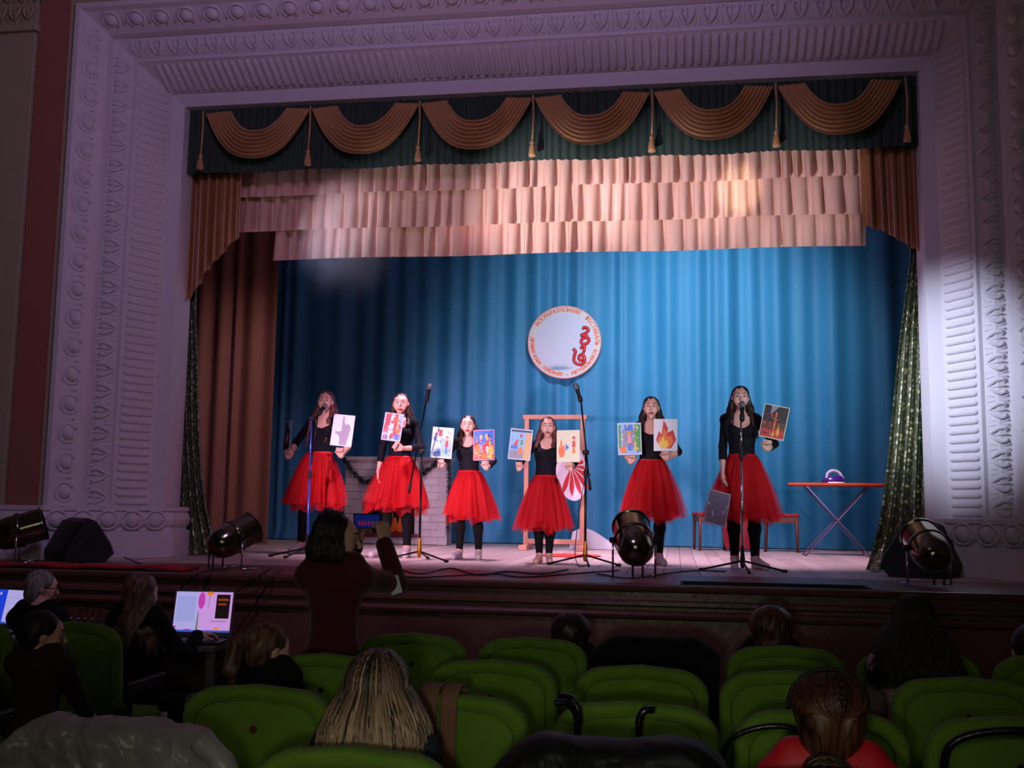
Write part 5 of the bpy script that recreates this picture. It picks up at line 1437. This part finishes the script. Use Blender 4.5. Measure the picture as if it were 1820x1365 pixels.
def cap_hair(mat, long=0.0, width=1.0, bun=None, h=0.008, wav=0.0, pony=None, low=0.0, front=True):
    "hair as one shaped mass: cap, nape, optional long fall, bun or tail"
    def fn(body, c, R, s):
        def T(x, y, z): return c + R @ Vector((x*s, y*s, z*s))
        P = [ell(T(0, 0.022, 0.034), (0.083*s*width, 0.095*s, 0.088*s), 0.02, R), ell(T(0, 0.055, -0.03 - low), (0.074*s*width, 0.052*s, 0.085*s), 0.03, R)]
        if long:
            for i in range(9):
                x = (-0.080 + 0.02*i)*width; ed = abs(i-4)/4
                a = T(x, 0.075 - 0.055*ed, -0.02 - 0.01*ed)
                b = Vector((c.x + x*s*1.35, c.y + (0.115 - 0.05*ed)*s, c.z - 0.20*s)); e = Vector((c.x + x*s*1.7, c.y + (0.125 - 0.06*ed)*s, c.z - long*(1 - 0.12*random.random())))
                P += [cone(a, b, 0.030*s, 0.028*s, 0.02), cone(b, e, 0.028*s, 0.011*s, 0.015)]
        if bun:
            P += [ell(T(*bun), (0.055*s, 0.042*s, 0.042*s), 0.02, R)]
        if pony:
            P += [ell(T(0, 0.105, 0.05), (0.03*s, 0.03*s, 0.03*s), 0.015, R)]
            q = [T(0, 0.115, 0.05), T(0.0, 0.165, 0.0), T(-0.01, 0.165, -0.10), T(-0.02, 0.135, -pony)]
            P += [cone(q[0], q[1], 0.022*s, 0.034*s, 0.02), cone(q[1], q[2], 0.034*s, 0.036*s, 0.02), cone(q[2], q[3], 0.036*s, 0.012*s, 0.02)]
        def wv(Q):
            Q = Q.copy(); a = 0.003 + wav
            Q[:,0] += a*np.sin(Q[:,2]*55 + Q[:,1]*70); Q[:,1] += a*np.sin(Q[:,2]*43 + Q[:,0]*90); Q[:,2] += 0.3*a*np.sin(Q[:,0]*110)
            return Q
        return sdf_obj('hair', P, h, mat, body, smooth=1, warp=wv)
    return fn

def strand_hair(mat, capmat, length, spread, count, seed, wave=0.004, r=0.0042, part=0.0, flare=1.0, face_gap=70, tuck=None):
    "hair combed down from the crown: a scalp cap under many separate locks"
    def fn(body, c, R, s):
        def T(x, y, z): return c + R @ Vector((x*s, y*s, z*s))
        cap = sdf_obj('hair', [ell(T(0, 0.022, 0.034), (0.079*s, 0.091*s, 0.084*s), 0.02, R), ell(T(0, 0.052, -0.04), (0.070*s, 0.05*s, 0.085*s), 0.03, R)], 0.009, capmat, body, smooth=1)
        rr = random.Random(seed); roots = []
        for i in range(count):
            th = math.radians(rr.uniform(-180+face_gap/2, 180-face_gap/2))      # 0 = back of the head
            ph0 = rr.uniform(0.0, 0.9)
            ex, ey, ez = 0.084*s, 0.096*s, 0.090*s; o = (0, 0.022, 0.034)
            pts = []
            n1 = 6; lift = rr.uniform(0.98, 1.06)
            for k in range(n1):
                ph = ph0 + (1.62-ph0)*k/(n1-1)
                d = Vector((math.sin(th)*math.sin(ph)*ex, math.cos(th)*math.sin(ph)*ey, math.cos(ph)*ez))*lift
                pts.append(c + R @ (Vector(o)*s + d))
            L = length*rr.uniform(0.82, 1.04); b = pts[-1]; ou = (R @ Vector((math.sin(th), math.cos(th)*0.8, 0))).normalized(); w1, w2 = rr.uniform(0, 6.28), rr.uniform(0.7, 1.3)
            for k in range(1, 9):
                t = k/8; fl = spread*flare*math.sin(t*1.5)*rr.uniform(0.95, 1.05)
                pts.append(b + Vector((0,0,-1))*L*s*t + ou*fl*s + Vector((math.sin(w1+t*9*w2), math.cos(w1*1.7+t*8*w2), 0))*wave*(0.4+2.0*t))
            roots.append(pts)
        strands('hair_locks', roots, mat, cap, r*s)
        return cap
    return fn

def P3(px, py, Y): return at(px, py, Y)
# woman filming with a phone, standing before the first row, seen from behind, face turned to the right
FY = -4.42
fp = P3(600, 910, FY)
phone_c = P3(655, 926, FY + 0.24)
wr = P3(680, 958, FY + 0.16); wl = P3(636, 965, FY + 0.36)
film = sitter((fp.x, FY, 0), fp.z, maroon_knit, strand_hair(hair_darkb_l, hair_darkb, 0.13, 0.022, 1000, 21, wave=0.002, r=0.0034, face_gap=120), 'woman in maroon jumper standing and filming the stage with a phone', head=(-68, 6, 0), standing=True, face=True, h=0.007,
    arms=[(wr, 'grip', (-0.5, 0.6, 0.2), (-0.15, 0.2, 1.0)), (wl, 'grip', (0.5, 0.6, 0.2), (0.2, 0.2, 1.0))][::1], rz=PI - 0.18, hs=1.1, pole=(0.35, -0.7, -0.9))

from mathutils import noise
# phone
mb = MB(); mb.bbox((-0.078, -0.0045, -0.038), (0.078, 0.0045, 0.038), 0.004)
ph = mb.build('mobile_phone', M('phone_black', (0.03,0.03,0.035), 0.3)); ph.location = phone_c + V(0.0, -0.01, 0.0); ph.rotation_euler = (0.12, 0, -0.10)
tag(ph, 'black mobile phone held sideways by the filming woman', 'phone')
mb = MB(); mb.add([(-0.070,-0.0050,-0.033),(0.066,-0.0050,-0.033),(0.066,-0.0050,0.033),(-0.070,-0.0050,0.033)], [(0,1,2,3)])
mb.cur = 1
for i, x in enumerate((-0.045, -0.028, -0.012, 0.006, 0.026, 0.044)): mb.add([(x-0.005,-0.0053,-0.02),(x+0.005,-0.0053,-0.02),(x+0.003,-0.0053,0.0),(x-0.003,-0.0053,0.0)], [(0,1,2,3)])
mb.build('screen', [M('phone_screen_blue', (0.10,0.16,0.50), 0.3, emit=0.35), M('phone_screen_red', (0.75,0.12,0.15), 0.3, emit=0.4)], ph)
ep = P3(702, 1040, FY + 0.13)
mb = MB(); mb.bbox((-0.028, -0.004, -0.045), (0.028, 0.004, 0.045), 0.003, Matrix.Translation(film.matrix_world.inverted() @ ep) @ Matrix.Rotation(0.18, 4, 'Z') @ Matrix.Rotation(0.3, 4, 'Y')); mb.build('elbow_patch', card_white, film)
# man with grey hair at the left desk
m = P3(75, 1012, -3.05)
sitter((m.x, -3.05, 0), m.z, dark_jacket, cap_hair(hair_grey, low=0.0, width=1.02), 'grey-haired man in dark jacket and glasses at the left laptop', s=0.98, head=(-50, 8, 0), face=True)
gl = MB(); hcx = Vector((m.x, -3.05, m.z - 0.122))
d = Vector((math.sin(math.radians(50)), math.cos(math.radians(50)), 0)); sd = Vector((d.y, -d.x, 0))
for sg in (-1, 1):
    cc = hcx + d*0.112 + sd*sg*0.034 + V(0,0,0.004)
    gl.tube([cc + sd*0.024*math.cos(a) + V(0,0,0.02*math.sin(a)) for a in [2*PI*i/14 for i in range(15)]], 0.0022, 5)
    gl.tube([cc + sd*sg*0.024, cc + sd*sg*0.042 - d*0.11], 0.002, 5)
gl.tube([hcx + d*0.114 + sd*0.011, hcx + d*0.114 - sd*0.011], 0.002, 5)
tag(gl.build('glasses', seat_frame, smooth=True), 'thin dark glasses worn by the grey-haired man', 'glasses')
# woman with long hair at the laptop
w = P3(243, 1016, -3.30)
lp = P3(352, 1150, -3.05)
sitter((w.x, -3.30, 0), w.z, dark_jacket, cap_hair(hair_lightb, long=0.36, width=1.05), 'woman with long brown hair working at the desk laptop', s=0.95, head=(-14, 6, 0), lean=(0, -0.05, 0), hs=1.15,
    arms=[((lp.x, lp.y, 0.80), 'relaxed', (0,0,-1), (0.7, 0.6, -0.05)), ((w.x - 0.1, -2.98, 0.80), 'relaxed', (0,0,-1), (0.5, 1, 0))])
# children in the aisles
c = P3(78, 1084, -5.15)
sitter((c.x, -5.15, 0), c.z, dark_red_top, cap_hair(hair_black, low=-0.03), 'dark-haired child in dark red top standing in the left aisle', head=(-55, 6, 0), standing=True, face=True, hs=1.25)
c = P3(478, 1104, -5.12)
sitter((c.x, -5.12, 0), c.z, dark_jacket, cap_hair(hair_lightb, pony=0.16, low=-0.02), 'child with light brown ponytail standing beside the filming woman', head=(-42, 10, 0), standing=True, face=True, hs=1.35)
# heads over the front row
c = P3(1015, 1084, -3.80)
sitter((c.x, -3.80, 0), c.z, dark_jacket, cap_hair(hair_dred, low=0.01, width=1.05), 'child with short dark reddish hair in the front row left of the navy coat', s=0.84, hs=1.42)
c = P3(1370, 1073, -3.78)
sitter((c.x, -3.78, 0), c.z, dark_jacket, cap_hair(hair_chest, low=0.03, width=1.10), 'person with round brown head of hair in the front row right of the navy coat', s=0.84, hs=1.42)
c = P3(1832, 1108, -3.78)
sitter((c.x, -3.78, 0), c.z, dark_jacket, cap_hair(hair_black, low=0.02), 'dark-haired person cut off by the right picture edge', s=0.84, hs=1.3)
# wavy dark hair
c = P3(1622, 1058, -4.55)
sitter((c.x, -4.55, 0), c.z, lace, strand_hair(hair_black_l, hair_black, 0.27, 0.085, 1200, 4, wave=0.012, r=0.0038, face_gap=50), 'woman with long wavy black hair and pale lace top', s=0.92, hs=1.1)
# blonde woman near the camera
c = P3(672, 1154, -6.26)
sitter((c.x, -6.26, 0), c.z, teal_top, strand_hair(hair_blond, hair_lightb, 0.165, 0.066, 2300, 5, wave=0.0012, r=0.0030, face_gap=60), 'blonde woman with straight streaked hair seen from behind in the last row', s=0.90, hs=1.2)
# woman with low bun and red coat
c = P3(1470, 1192, -6.28)
def bun_hair(body, c_, R, s):
    o = cap_hair(hair_chest, width=1.12, low=0.0, h=0.0065)(body, c_, R, s)
    rr = random.Random(11); roots = []
    for i in range(420):               # locks combed back into the bun
        th = rr.uniform(-2.2, 2.2); ph0 = rr.uniform(0.05, 1.0)
        pts = []
        tgt = c_ + R @ (Vector((0.015, 0.105, -0.085))*s)
        for k in range(7):
            ph = ph0 + (1.75-ph0)*k/6; tt = th*(1-0.75*(k/6)**2)
            d_ = Vector((math.sin(tt)*math.sin(ph)*0.100*s, math.cos(tt)*math.sin(ph)*0.099*s, math.cos(ph)*0.093*s))
            pts.append(c_ + R @ (Vector((0, 0.022, 0.034))*s + d_))
        pts.append(tgt + Vector((rr.uniform(-0.02, 0.02), 0.0, rr.uniform(-0.02, 0.02))))
        roots.append(pts)
    for i in range(170):               # the coiled bun
        a0 = rr.uniform(0, 2*PI); rad = rr.uniform(0.012, 0.040)*s; ht = rr.uniform(-0.012, 0.028)*s
        q = c_ + R @ (Vector((0.03, 0.115, -0.105))*s)
        roots.append([q + Vector((1.45*rad*math.cos(a0+t), ht*math.cos(t*0.5) + 0.02*s, rad*math.sin(a0+t))) for t in [k*0.45 for k in range(9)]])
    strands('hair_locks', roots, hair_chest_l, o, 0.0040*s)
    mb = MB(); mb.tube([c_ + R @ (Vector((0.103*math.sin(a), 0.012 + 0.015*math.cos(a), 0.034 + 0.097*math.cos(a)))*s) for a in [-1.7 + 3.4*i/20 for i in range(21)]], 0.0065*s, 8)
    mb.build('hair_band', rubber, body, smooth=True)
sitter((c.x, -6.28, 0), c.z, red_coat, bun_hair, 'woman with low brown bun, headband and bright red coat', s=0.92, head=(4, 0, 0), hs=1.12)
fur = MB(); fc = Vector((c.x, -6.36, c.z - 0.31))
rr = random.Random(3)
for i in range(900):
    a = rr.uniform(-PI*0.9, PI*0.45); p = fc + Vector((0.155*math.cos(a)+rr.gauss(0,0.014), 0.03 + 0.13*math.sin(a)+rr.gauss(0,0.012) , rr.gauss(0, 0.020)))
    d_ = Vector((rr.gauss(0,1), rr.gauss(0,1), rr.gauss(0.3,1))).normalized()*0.03; e = d_.orthogonal().normalized()*0.0022
    fur.add([p-e, p+e, p+d_], [(0,1,2)])
fo = fur.build('fur_collar', M('brown_fur', (0.26, 0.17, 0.11), 0.9)); tag(fo, 'brown fur collar round the neck of the woman with the bun', 'collar', None, 'stuff')

# ================================================================== COATS AND BAGS ON THE SEATS
def drape(name, x, y, wl, wr_, top, front, rear, mat, label, seed, amp=0.010, thick=0.012, sleeve=None, cat='coat', cut_right=None, crease=4.0):
    "cloth thrown over the back of a seat: up the front, over the top, down the rear"
    r = random.Random(seed); ph = [r.uniform(0, 6.28) for _ in range(10)]; fr = [r.uniform(5, 26) for _ in range(10)]
    def fn(u, v):
        xx = -wl + (wl+wr_)*u
        e = max(0.0, (abs(xx)-0.17)/0.16)
        zt = top - 0.13*min(1.6, e)**2.0
        re = rear*(1.0 if cut_right is None else (1 - cut_right*max(0, (u-0.55)/0.45)**1.2)) + 0.015*math.sin(fr[0]*u+ph[0])
        s_ = v*(front + 0.17 + re)
        if s_ < front: yy, zz = 0.085, zt - (front - s_)
        elif s_ < front + 0.17:
            a = PI*(s_-front)/0.17; yy, zz = 0.0 + 0.085*math.cos(a) - 0.02, zt + 0.035*math.sin(a)
        else:
            q = s_ - front - 0.17; yy, zz = -0.115 - 0.03*q + 0.12*min(q, 0.5), zt - q
        cr = noise.ridged_multi_fractal(Vector((xx*crease*0.55 + s_*crease*0.35 + ph[0], s_*crease*1.3 - xx*crease*0.9, ph[1])), 0.8, 2.1, 4, 1.0, 2.0)
        wv_ = amp*0.9*(cr - 0.6) + 0.5*sum(math.sin(fr[k]*(u*1.2 + 0.7*v*((k % 3)-1)) + ph[k])*amp/(1+k*0.35) for k in range(7))
        yy -= abs(wv_) if s_ > front + 0.08 else 0.0
        zz += 0.35*wv_ if front < s_ < front + 0.2 else 0
        return (x + xx + 0.3*wv_, y + yy - 0.08*(0.0), max(0.06, zz))
    mb = MB(); mb.sheet(fn, 120, 110)
    o = mb.build(name, mat, smooth=True, solid=thick); tag(o, label, cat)
    return o
grey_satin = M('grey_satin_jacket', (0.52, 0.51, 0.49), 0.36, var=0.10, scale=6, bump=0.3, bscale=14)
navy_coat_m = M('navy_coat_cloth', (0.035, 0.035, 0.07), 0.85, bump=0.3, bscale=25, spec=0.2)
black_puff = M('black_puffer', (0.030, 0.030, 0.036), 0.62, bump=0.4, bscale=18, spec=0.3)
g = drape('satin_jacket', -0.16, R4 - 0.07, 0.33, 0.33, 0.985, 0.35, 0.46, grey_satin, 'shiny grey satin jacket thrown over the rear-row seat at lower left', 3, 0.024, cut_right=0.62, crease=6.0)
mb = MB(); mb.tube(bez([(0.13, R4-0.17, 1.00), (0.20, R4-0.185, 0.955), (0.235, R4-0.19, 0.88), (0.25, R4-0.18, 0.78)], 6), [0.03]*6 + [0.034]*7 + [0.030]*6, 10); mb.build('sleeve', grey_satin, g, smooth=True)
drape('navy_coat', 1.26, R1 - 0.05, 0.30, 0.29, 0.955, 0.35, 0.62, navy_coat_m, 'dark navy coat draped over a front-row seat', 5, 0.012, 0.03)
j = drape('black_jacket', 1.20, R4 - 0.05, 0.33, 0.27, 0.985, 0.35, 0.6, black_puff, 'black padded jacket heaped over the rear-row seat at the bottom', 7, 0.02, 0.03)
# bag with two upright handles standing on the third-row seat
leather = M('black_leather', (0.03, 0.03, 0.035), 0.28, bump=0.2, bscale=60)
hb = Vector((1.16, R3 - 0.30, 0))
root = empty('handbag', (hb.x, hb.y, 0.47)); tag(root, 'black handbag with two shiny upright handles behind the padded jacket', 'bag')
mb = MB(); mb.rings([[(x*k, y*k2, z) for x, y in ((-0.19,-0.06),(0.19,-0.06),(0.20,0),(0.19,0.06),(-0.19,0.06),(-0.20,0))] for z, k, k2 in ((0.0, 0.95, 1.0), (0.02, 1.0, 1.1), (0.25, 0.95, 0.9), (0.40, 0.88, 0.55), (0.41, 0.86, 0.4))], True, True); mb.build('bag_body', leather, root, smooth=False)
for yy in (-0.03, 0.03):
    mb = MB(); mb.tube(bez([(-0.11, yy, 0.40), (-0.105, yy*1.2, 0.50), (-0.13, yy*1.6, 0.545), (-0.17, yy*2.0, 0.55)], 6), 0.010, 8); mb.build('handle', leather, root, smooth=True)
mb = MB(); mb.tube(bez([(0.09, 0.0, 0.40), (0.085, 0.0, 0.49), (0.10, 0.0, 0.525), (0.13, 0.01, 0.53)], 6), 0.012, 8); mb.build('handle', leather, root, smooth=True)
# bag hung by its strap over the third-row seat at the lower right
root = empty('shoulder_bag', (2.40, R3, 0.4)); tag(root, 'black shoulder bag hanging by a thick strap on the lower right seat', 'bag')
def back_strap(x0, x1, y0, z1, dz=0.0): 
    return bez([(x0, y0, 0.10), (x0+0.005, y0-0.005, 0.42), (x0+0.05, y0-0.02, z1-0.035), ((x0+x1)/2, y0-0.03, z1), (x1-0.05, y0-0.02, z1-0.04), (x1-0.005, y0-0.005, 0.42), (x1, y0, 0.10)], 8)
mb = MB(); mb.tube(back_strap(-0.24, 0.22, -0.16, 0.565), 0.013, 8); mb.build('strap', leather, root, smooth=True)
mb = MB(); mb.bbox((0.05, -0.26, 0.02), (0.36, -0.15, 0.47), 0.04, n=3); mb.build('bag_body', leather, root, smooth=True)
mb = MB(); mb.bbox((0.14, -0.268, 0.30), (0.15, -0.258, 0.42), 0.003); mb.build('zip_pull', chrome, root)
# strap loop of a second bag round the bun-haired woman's neighbour seat
root = empty('strap_bag', (1.70, R3, 0.4)); tag(root, 'black bag strap looped over the seat left of the woman with the bun', 'bag')
mb = MB(); mb.tube(back_strap(-0.20, 0.16, -0.15, 0.545), 0.009, 8); mb.build('strap', leather, root, smooth=True)
mb = MB(); mb.bbox((-0.20, -0.22, -0.10), (0.16, -0.14, 0.14), 0.03, n=3); mb.build('bag_body', leather, root, smooth=True)
# beige scarf-like strap over the third-row seat
beige_c = M('beige_cloth_strap', (0.50, 0.36, 0.26), 0.8)
root = empty('beige_scarf', (0.60, R3, 0.95)); tag(root, 'beige cloth strap hanging over the seat next to the blonde woman', 'scarf')
for dx, w_ in ((-0.085, 0.034), (-0.012, 0.030)):
    def stf(u, v, dx=dx, w_=w_):
        s_ = v*0.80; xx = dx + w_*(2*u-1) + (0.05*(1-v) if v > 0.25 else 0.04) * 0.6
        if s_ < 0.16: return (xx, 0.05, 0.02 - 0.16 + s_)
        if s_ < 0.30: a = PI*(s_-0.16)/0.14; return (xx, -0.018 + 0.070*math.cos(a) - 0.03, 0.028 + 0.03*math.sin(a))
        q = s_-0.30; return (xx, -0.135 + 0.12*q, 0.028 - q)
    mb = MB(); mb.sheet(stf, 5, 40); mb.build('band', beige_c, root, smooth=True, solid=0.006)

def stool(x, y, label):
    root = empty('stool', (x, y, 0)); tag(root, label, 'stool', 'stools at the desk')
    mb = MB(); mb.lathe([(0.15, 0.40), (0.17, 0.41), (0.17, 0.44), (0.15, 0.45)], 20); mb.build('seat', seat_frame, root)
    for a in (45, 135, 225, 315):
        a = math.radians(a); mb = MB(); mb.tube([(0.12*math.cos(a), 0.12*math.sin(a), 0.40), (0.17*math.cos(a), 0.17*math.sin(a), 0.0)], 0.012, 8); mb.build('leg', seat_frame, root, smooth=True)
stool(m.x, -3.06, 'dark stool under the grey-haired man')
stool(w.x, -3.31, 'dark stool under the long-haired woman at the laptop')
# ================================================================== DESK AND LAPTOPS BEFORE THE STAGE
desk_m = M('grey_desk_laminate', (0.34, 0.31, 0.30), 0.5)
da = P3(300, 1150, -2.95); 
root = empty('desk', (-2.35, -2.92, 0)); tag(root, 'plain grey desk with laptops before the stage at the left', 'desk')
mb = MB(); mb.bbox((-1.15, -0.24, 0.70), (0.90, 0.24, 0.735), 0.006); mb.build('desk_top', desk_m, root)
for x in (-1.10, 0.84):
    for yy in (-0.21, 0.19):
        mb = MB(); mb.bbox((x, yy, 0.0), (x+0.05, yy+0.04, 0.70), 0.004); mb.build('leg', desk_m, root)
mb = MB(); mb.bbox((-1.10, -0.20, 0.40), (0.86, -0.17, 0.44), 0.004); mb.build('cross_bar', desk_m, root)
mb = MB(); mb.bbox((-1.10, 0.16, 0.30), (0.86, 0.175, 0.68), 0.003); mb.build('modesty_panel', M('brown_panel', (0.30,0.22,0.20), 0.6), root)
def SC(name, rgb, e): return M('screen_' + name, rgb, 0.4, emit=e, var=0.02)
def laptop(c, w, h, rz, art, label, tilt=12):
    root = empty('laptop', c, rz); tag(root, label, 'laptop', 'laptops on the desk')
    mb = MB(); mb.bbox((-w/2, -0.24, 0.0), (w/2, 0.0, 0.02), 0.006); kb = mb.build('keyboard_base', M('laptop_dark', (0.12,0.12,0.13), 0.45), root)
    mb = MB()
    for r in range(4):
        for k in range(12): x = -w/2 + 0.02 + k*(w-0.04)/12; mb.bbox((x, -0.21 + r*0.03, 0.02), (x + (w-0.04)/12 - 0.004, -0.21 + r*0.03 + 0.025, 0.023), 0.001, n=1)
    mb.build('keys', M('laptop_keys', (0.06,0.06,0.07), 0.5), kb)
    tl = Matrix.Translation((0, 0.0, 0.02)) @ Matrix.Rotation(math.radians(-tilt), 4, 'X')
    mb = MB(); mb.bbox((-w/2, -0.006, 0.0), (w/2, 0.006, h), 0.005, tl); lid = mb.build('lid', M('laptop_grey', (0.26,0.27,0.26), 0.5), root)
    names = []
    for cc, _ in art:
        if cc not in names: names.append(cc)
    mb = MB()
    for i, (cc, poly) in enumerate(art):
        mb.cur = names.index(cc)
        pts = [tl @ Vector((x*(w-0.03)/1.0, -0.0066 - 0.0002*i, h/2 + 0.008 + z*(h-0.045))) for x, z in poly]; mb.add(pts, [tuple(range(len(pts)))])
    mb.build('screen', [MATS['screen_' + n] for n in names], lid)
    return root
for n_, c_, e_ in (('white', (0.72,0.70,0.92), 0.75), ('pale', (0.66,0.68,0.92), 0.7), ('magenta', (0.80,0.25,0.72), 0.7), ('orange', (0.95,0.55,0.15), 0.7), ('dark', (0.12,0.08,0.08), 0.4), ('green', (0.30,0.55,0.35), 0.6), ('bar', (0.25,0.38,0.80), 0.7), ('blue', (0.12,0.25,0.85), 0.8), ('pink', (0.82,0.62,0.90), 0.75), ('brick', (0.60,0.25,0.10), 0.6)): SC(n_, c_, e_)
HF = [(-0.5,-0.5),(0.5,-0.5),(0.5,0.5),(-0.5,0.5)]
lc = P3(356, 1132, -2.88)
laptop((lc.x, -2.88, 0.736), 0.405, 0.30, 0.10, [('pink', HF), ('white', R2(-0.5,-0.5,-0.10,0.5)), ('pale', R2(-0.47,-0.25,-0.14,0.40)), ('green', [(-0.10,-0.46),(-0.07,-0.46),(-0.075,0.0),(-0.09,0.0)]), ('magenta', circ(-0.04, 0.28, 0.06, 0.21)), ('orange', circ(0.10, 0.46, 0.06, 0.05)), ('green', [(0.08,0.1),(0.09,0.1),(0.105,0.42),(0.095,0.42)]),
    ('dark', R2(0.22,-0.16,0.46,0.44)), ('brick', R2(0.25,0.28,0.43,0.34)), ('brick', R2(0.25,0.17,0.40,0.22)), ('bar', R2(-0.5,-0.5,0.5,-0.455)), ('orange', R2(0.22,-0.44,0.32,-0.39)), ('magenta', R2(-0.30,-0.455,-0.18,-0.43)), ('dark', R2(0.15,-0.235,0.42,-0.225)), ('magenta', circ(-0.46,-0.38,0.02,0.03))], 'laptop with flower presentation on its lit screen in front of the stage')
lc = P3(14, 1100, -2.80)
laptop((lc.x - 0.02, -2.80, 0.736), 0.36, 0.27, -0.25, [('white', HF), ('blue', R2(-0.5,-0.5,-0.12,0.5)), ('white', circ(-0.3,0.38,0.03,0.05)), ('pale', R2(0.0,0.25,0.4,0.28)), ('pale', R2(0.0,0.1,0.35,0.12)), ('bar', R2(-0.5,-0.5,0.5,-0.45))], 'laptop with blue and white screen at the left picture edge')
# sound mixer with leads between the two laptops
mc = P3(150, 1085, -2.78)
root = empty('sound_mixer', (mc.x, -2.78, 0.736)); tag(root, 'small black sound mixer with cables between the two desk workers', 'mixer')
mb = MB(); mb.bbox((-0.16, -0.12, 0.0), (0.16, 0.12, 0.07), 0.01); mb.build('case', rubber, root)
for i in range(6):
    mb = MB(); mb.lathe([(0.009, 0.07), (0.009, 0.095), (0.006, 0.098)], 10, Matrix.Translation((-0.13 + i*0.052, 0.06, 0))); mb.build('plug', chrome, root, smooth=True)
for i in range(4):
    b0 = Vector((mc.x - 0.08 + i*0.05, -2.72, 0.83)); 
    cable([b0, b0 + V(0.02, 0.02, 0.06 + 0.01*i), b0 + V(0.16, 0.05, 0.07 - 0.01*i), b0 + V(0.36, 0.10, 0.02), b0 + V(0.5, 0.22, -0.085)], '%s lead arching out of the sound mixer' % ('lowest', 'second lowest', 'second highest', 'highest')[i], 0.005, 'leads of the sound mixer')
# bag under the desk
bg_ = P3(305, 1245, -3.30)
root = empty('rucksack', (bg_.x + 0.03, -3.30, 0.0)); tag(root, 'dark rucksack with pale label on the floor under the desk', 'bag')
mb = MB(); mb.bbox((-0.17, -0.12, 0.0), (0.17, 0.12, 0.50), 0.07, n=3); mb.build('bag_body', leather, root, smooth=True)
mb = MB(); mb.bbox((-0.05, -0.128, 0.34), (0.01, -0.119, 0.39), 0.002); mb.build('label', card_white, root)

# ================================================================== STAGE SMOKE
def smoke(loc, dims, dens, label, seed):
    mb = MB(); mb.lathe([(math.sin(a), -math.cos(a)) for a in [PI*i/14 for i in range(15)]], 20)
    m = bpy.data.materials.new('stage_smoke'); m.use_nodes = True; nt = m.node_tree; N = nt.nodes; L = nt.links
    N.remove(N['Principled BSDF']); out = N['Material Output']
    sc = N.new('ShaderNodeVolumeScatter'); sc.inputs['Color'].default_value = (0.8, 0.82, 0.95, 1); sc.inputs['Anisotropy'].default_value = 0.1
    tc = N.new('ShaderNodeTexCoord'); nz = N.new('ShaderNodeTexNoise'); nz.inputs['Scale'].default_value = 1.6; nz.inputs['Detail'].default_value = 3
    mp = N.new('ShaderNodeMapping'); mp.inputs['Location'].default_value = (seed, 0, 0); L.new(tc.outputs['Object'], mp.inputs[0]); L.new(mp.outputs[0], nz.inputs['Vector'])
    ln = N.new('ShaderNodeVectorMath'); ln.operation = 'LENGTH'; L.new(tc.outputs['Object'], ln.inputs[0])
    fall = N.new('ShaderNodeMapRange'); fall.inputs[1].default_value = 0.15; fall.inputs[2].default_value = 0.95; fall.inputs[3].default_value = 1; fall.inputs[4].default_value = 0; fall.interpolation_type = 'SMOOTHSTEP'
    L.new(ln.outputs['Value'], fall.inputs[0])
    rg = N.new('ShaderNodeMapRange'); rg.inputs[1].default_value = 0.38; rg.inputs[2].default_value = 0.70; rg.inputs[3].default_value = 0.15; rg.inputs[4].default_value = dens; L.new(nz.outputs[0], rg.inputs[0])
    mu = N.new('ShaderNodeMath'); mu.operation = 'MULTIPLY'; L.new(fall.outputs[0], mu.inputs[0]); L.new(rg.outputs[0], mu.inputs[1]); L.new(mu.outputs[0], sc.inputs['Density'])
    L.new(sc.outputs[0], out.inputs['Volume'])
    o = mb.build('stage_smoke', m); o.location = loc; o.scale = dims
    return tag(o, label, 'smoke', None, 'stuff')
smoke(at(612, 430, -0.05), (0.60, 0.34, 0.80), 2.6, 'pale wisp of stage smoke lit before the left part of the peach valance', 3.0)
scene.cycles.volume_step_rate = 4.0
scene.cycles.volume_bounces = 0
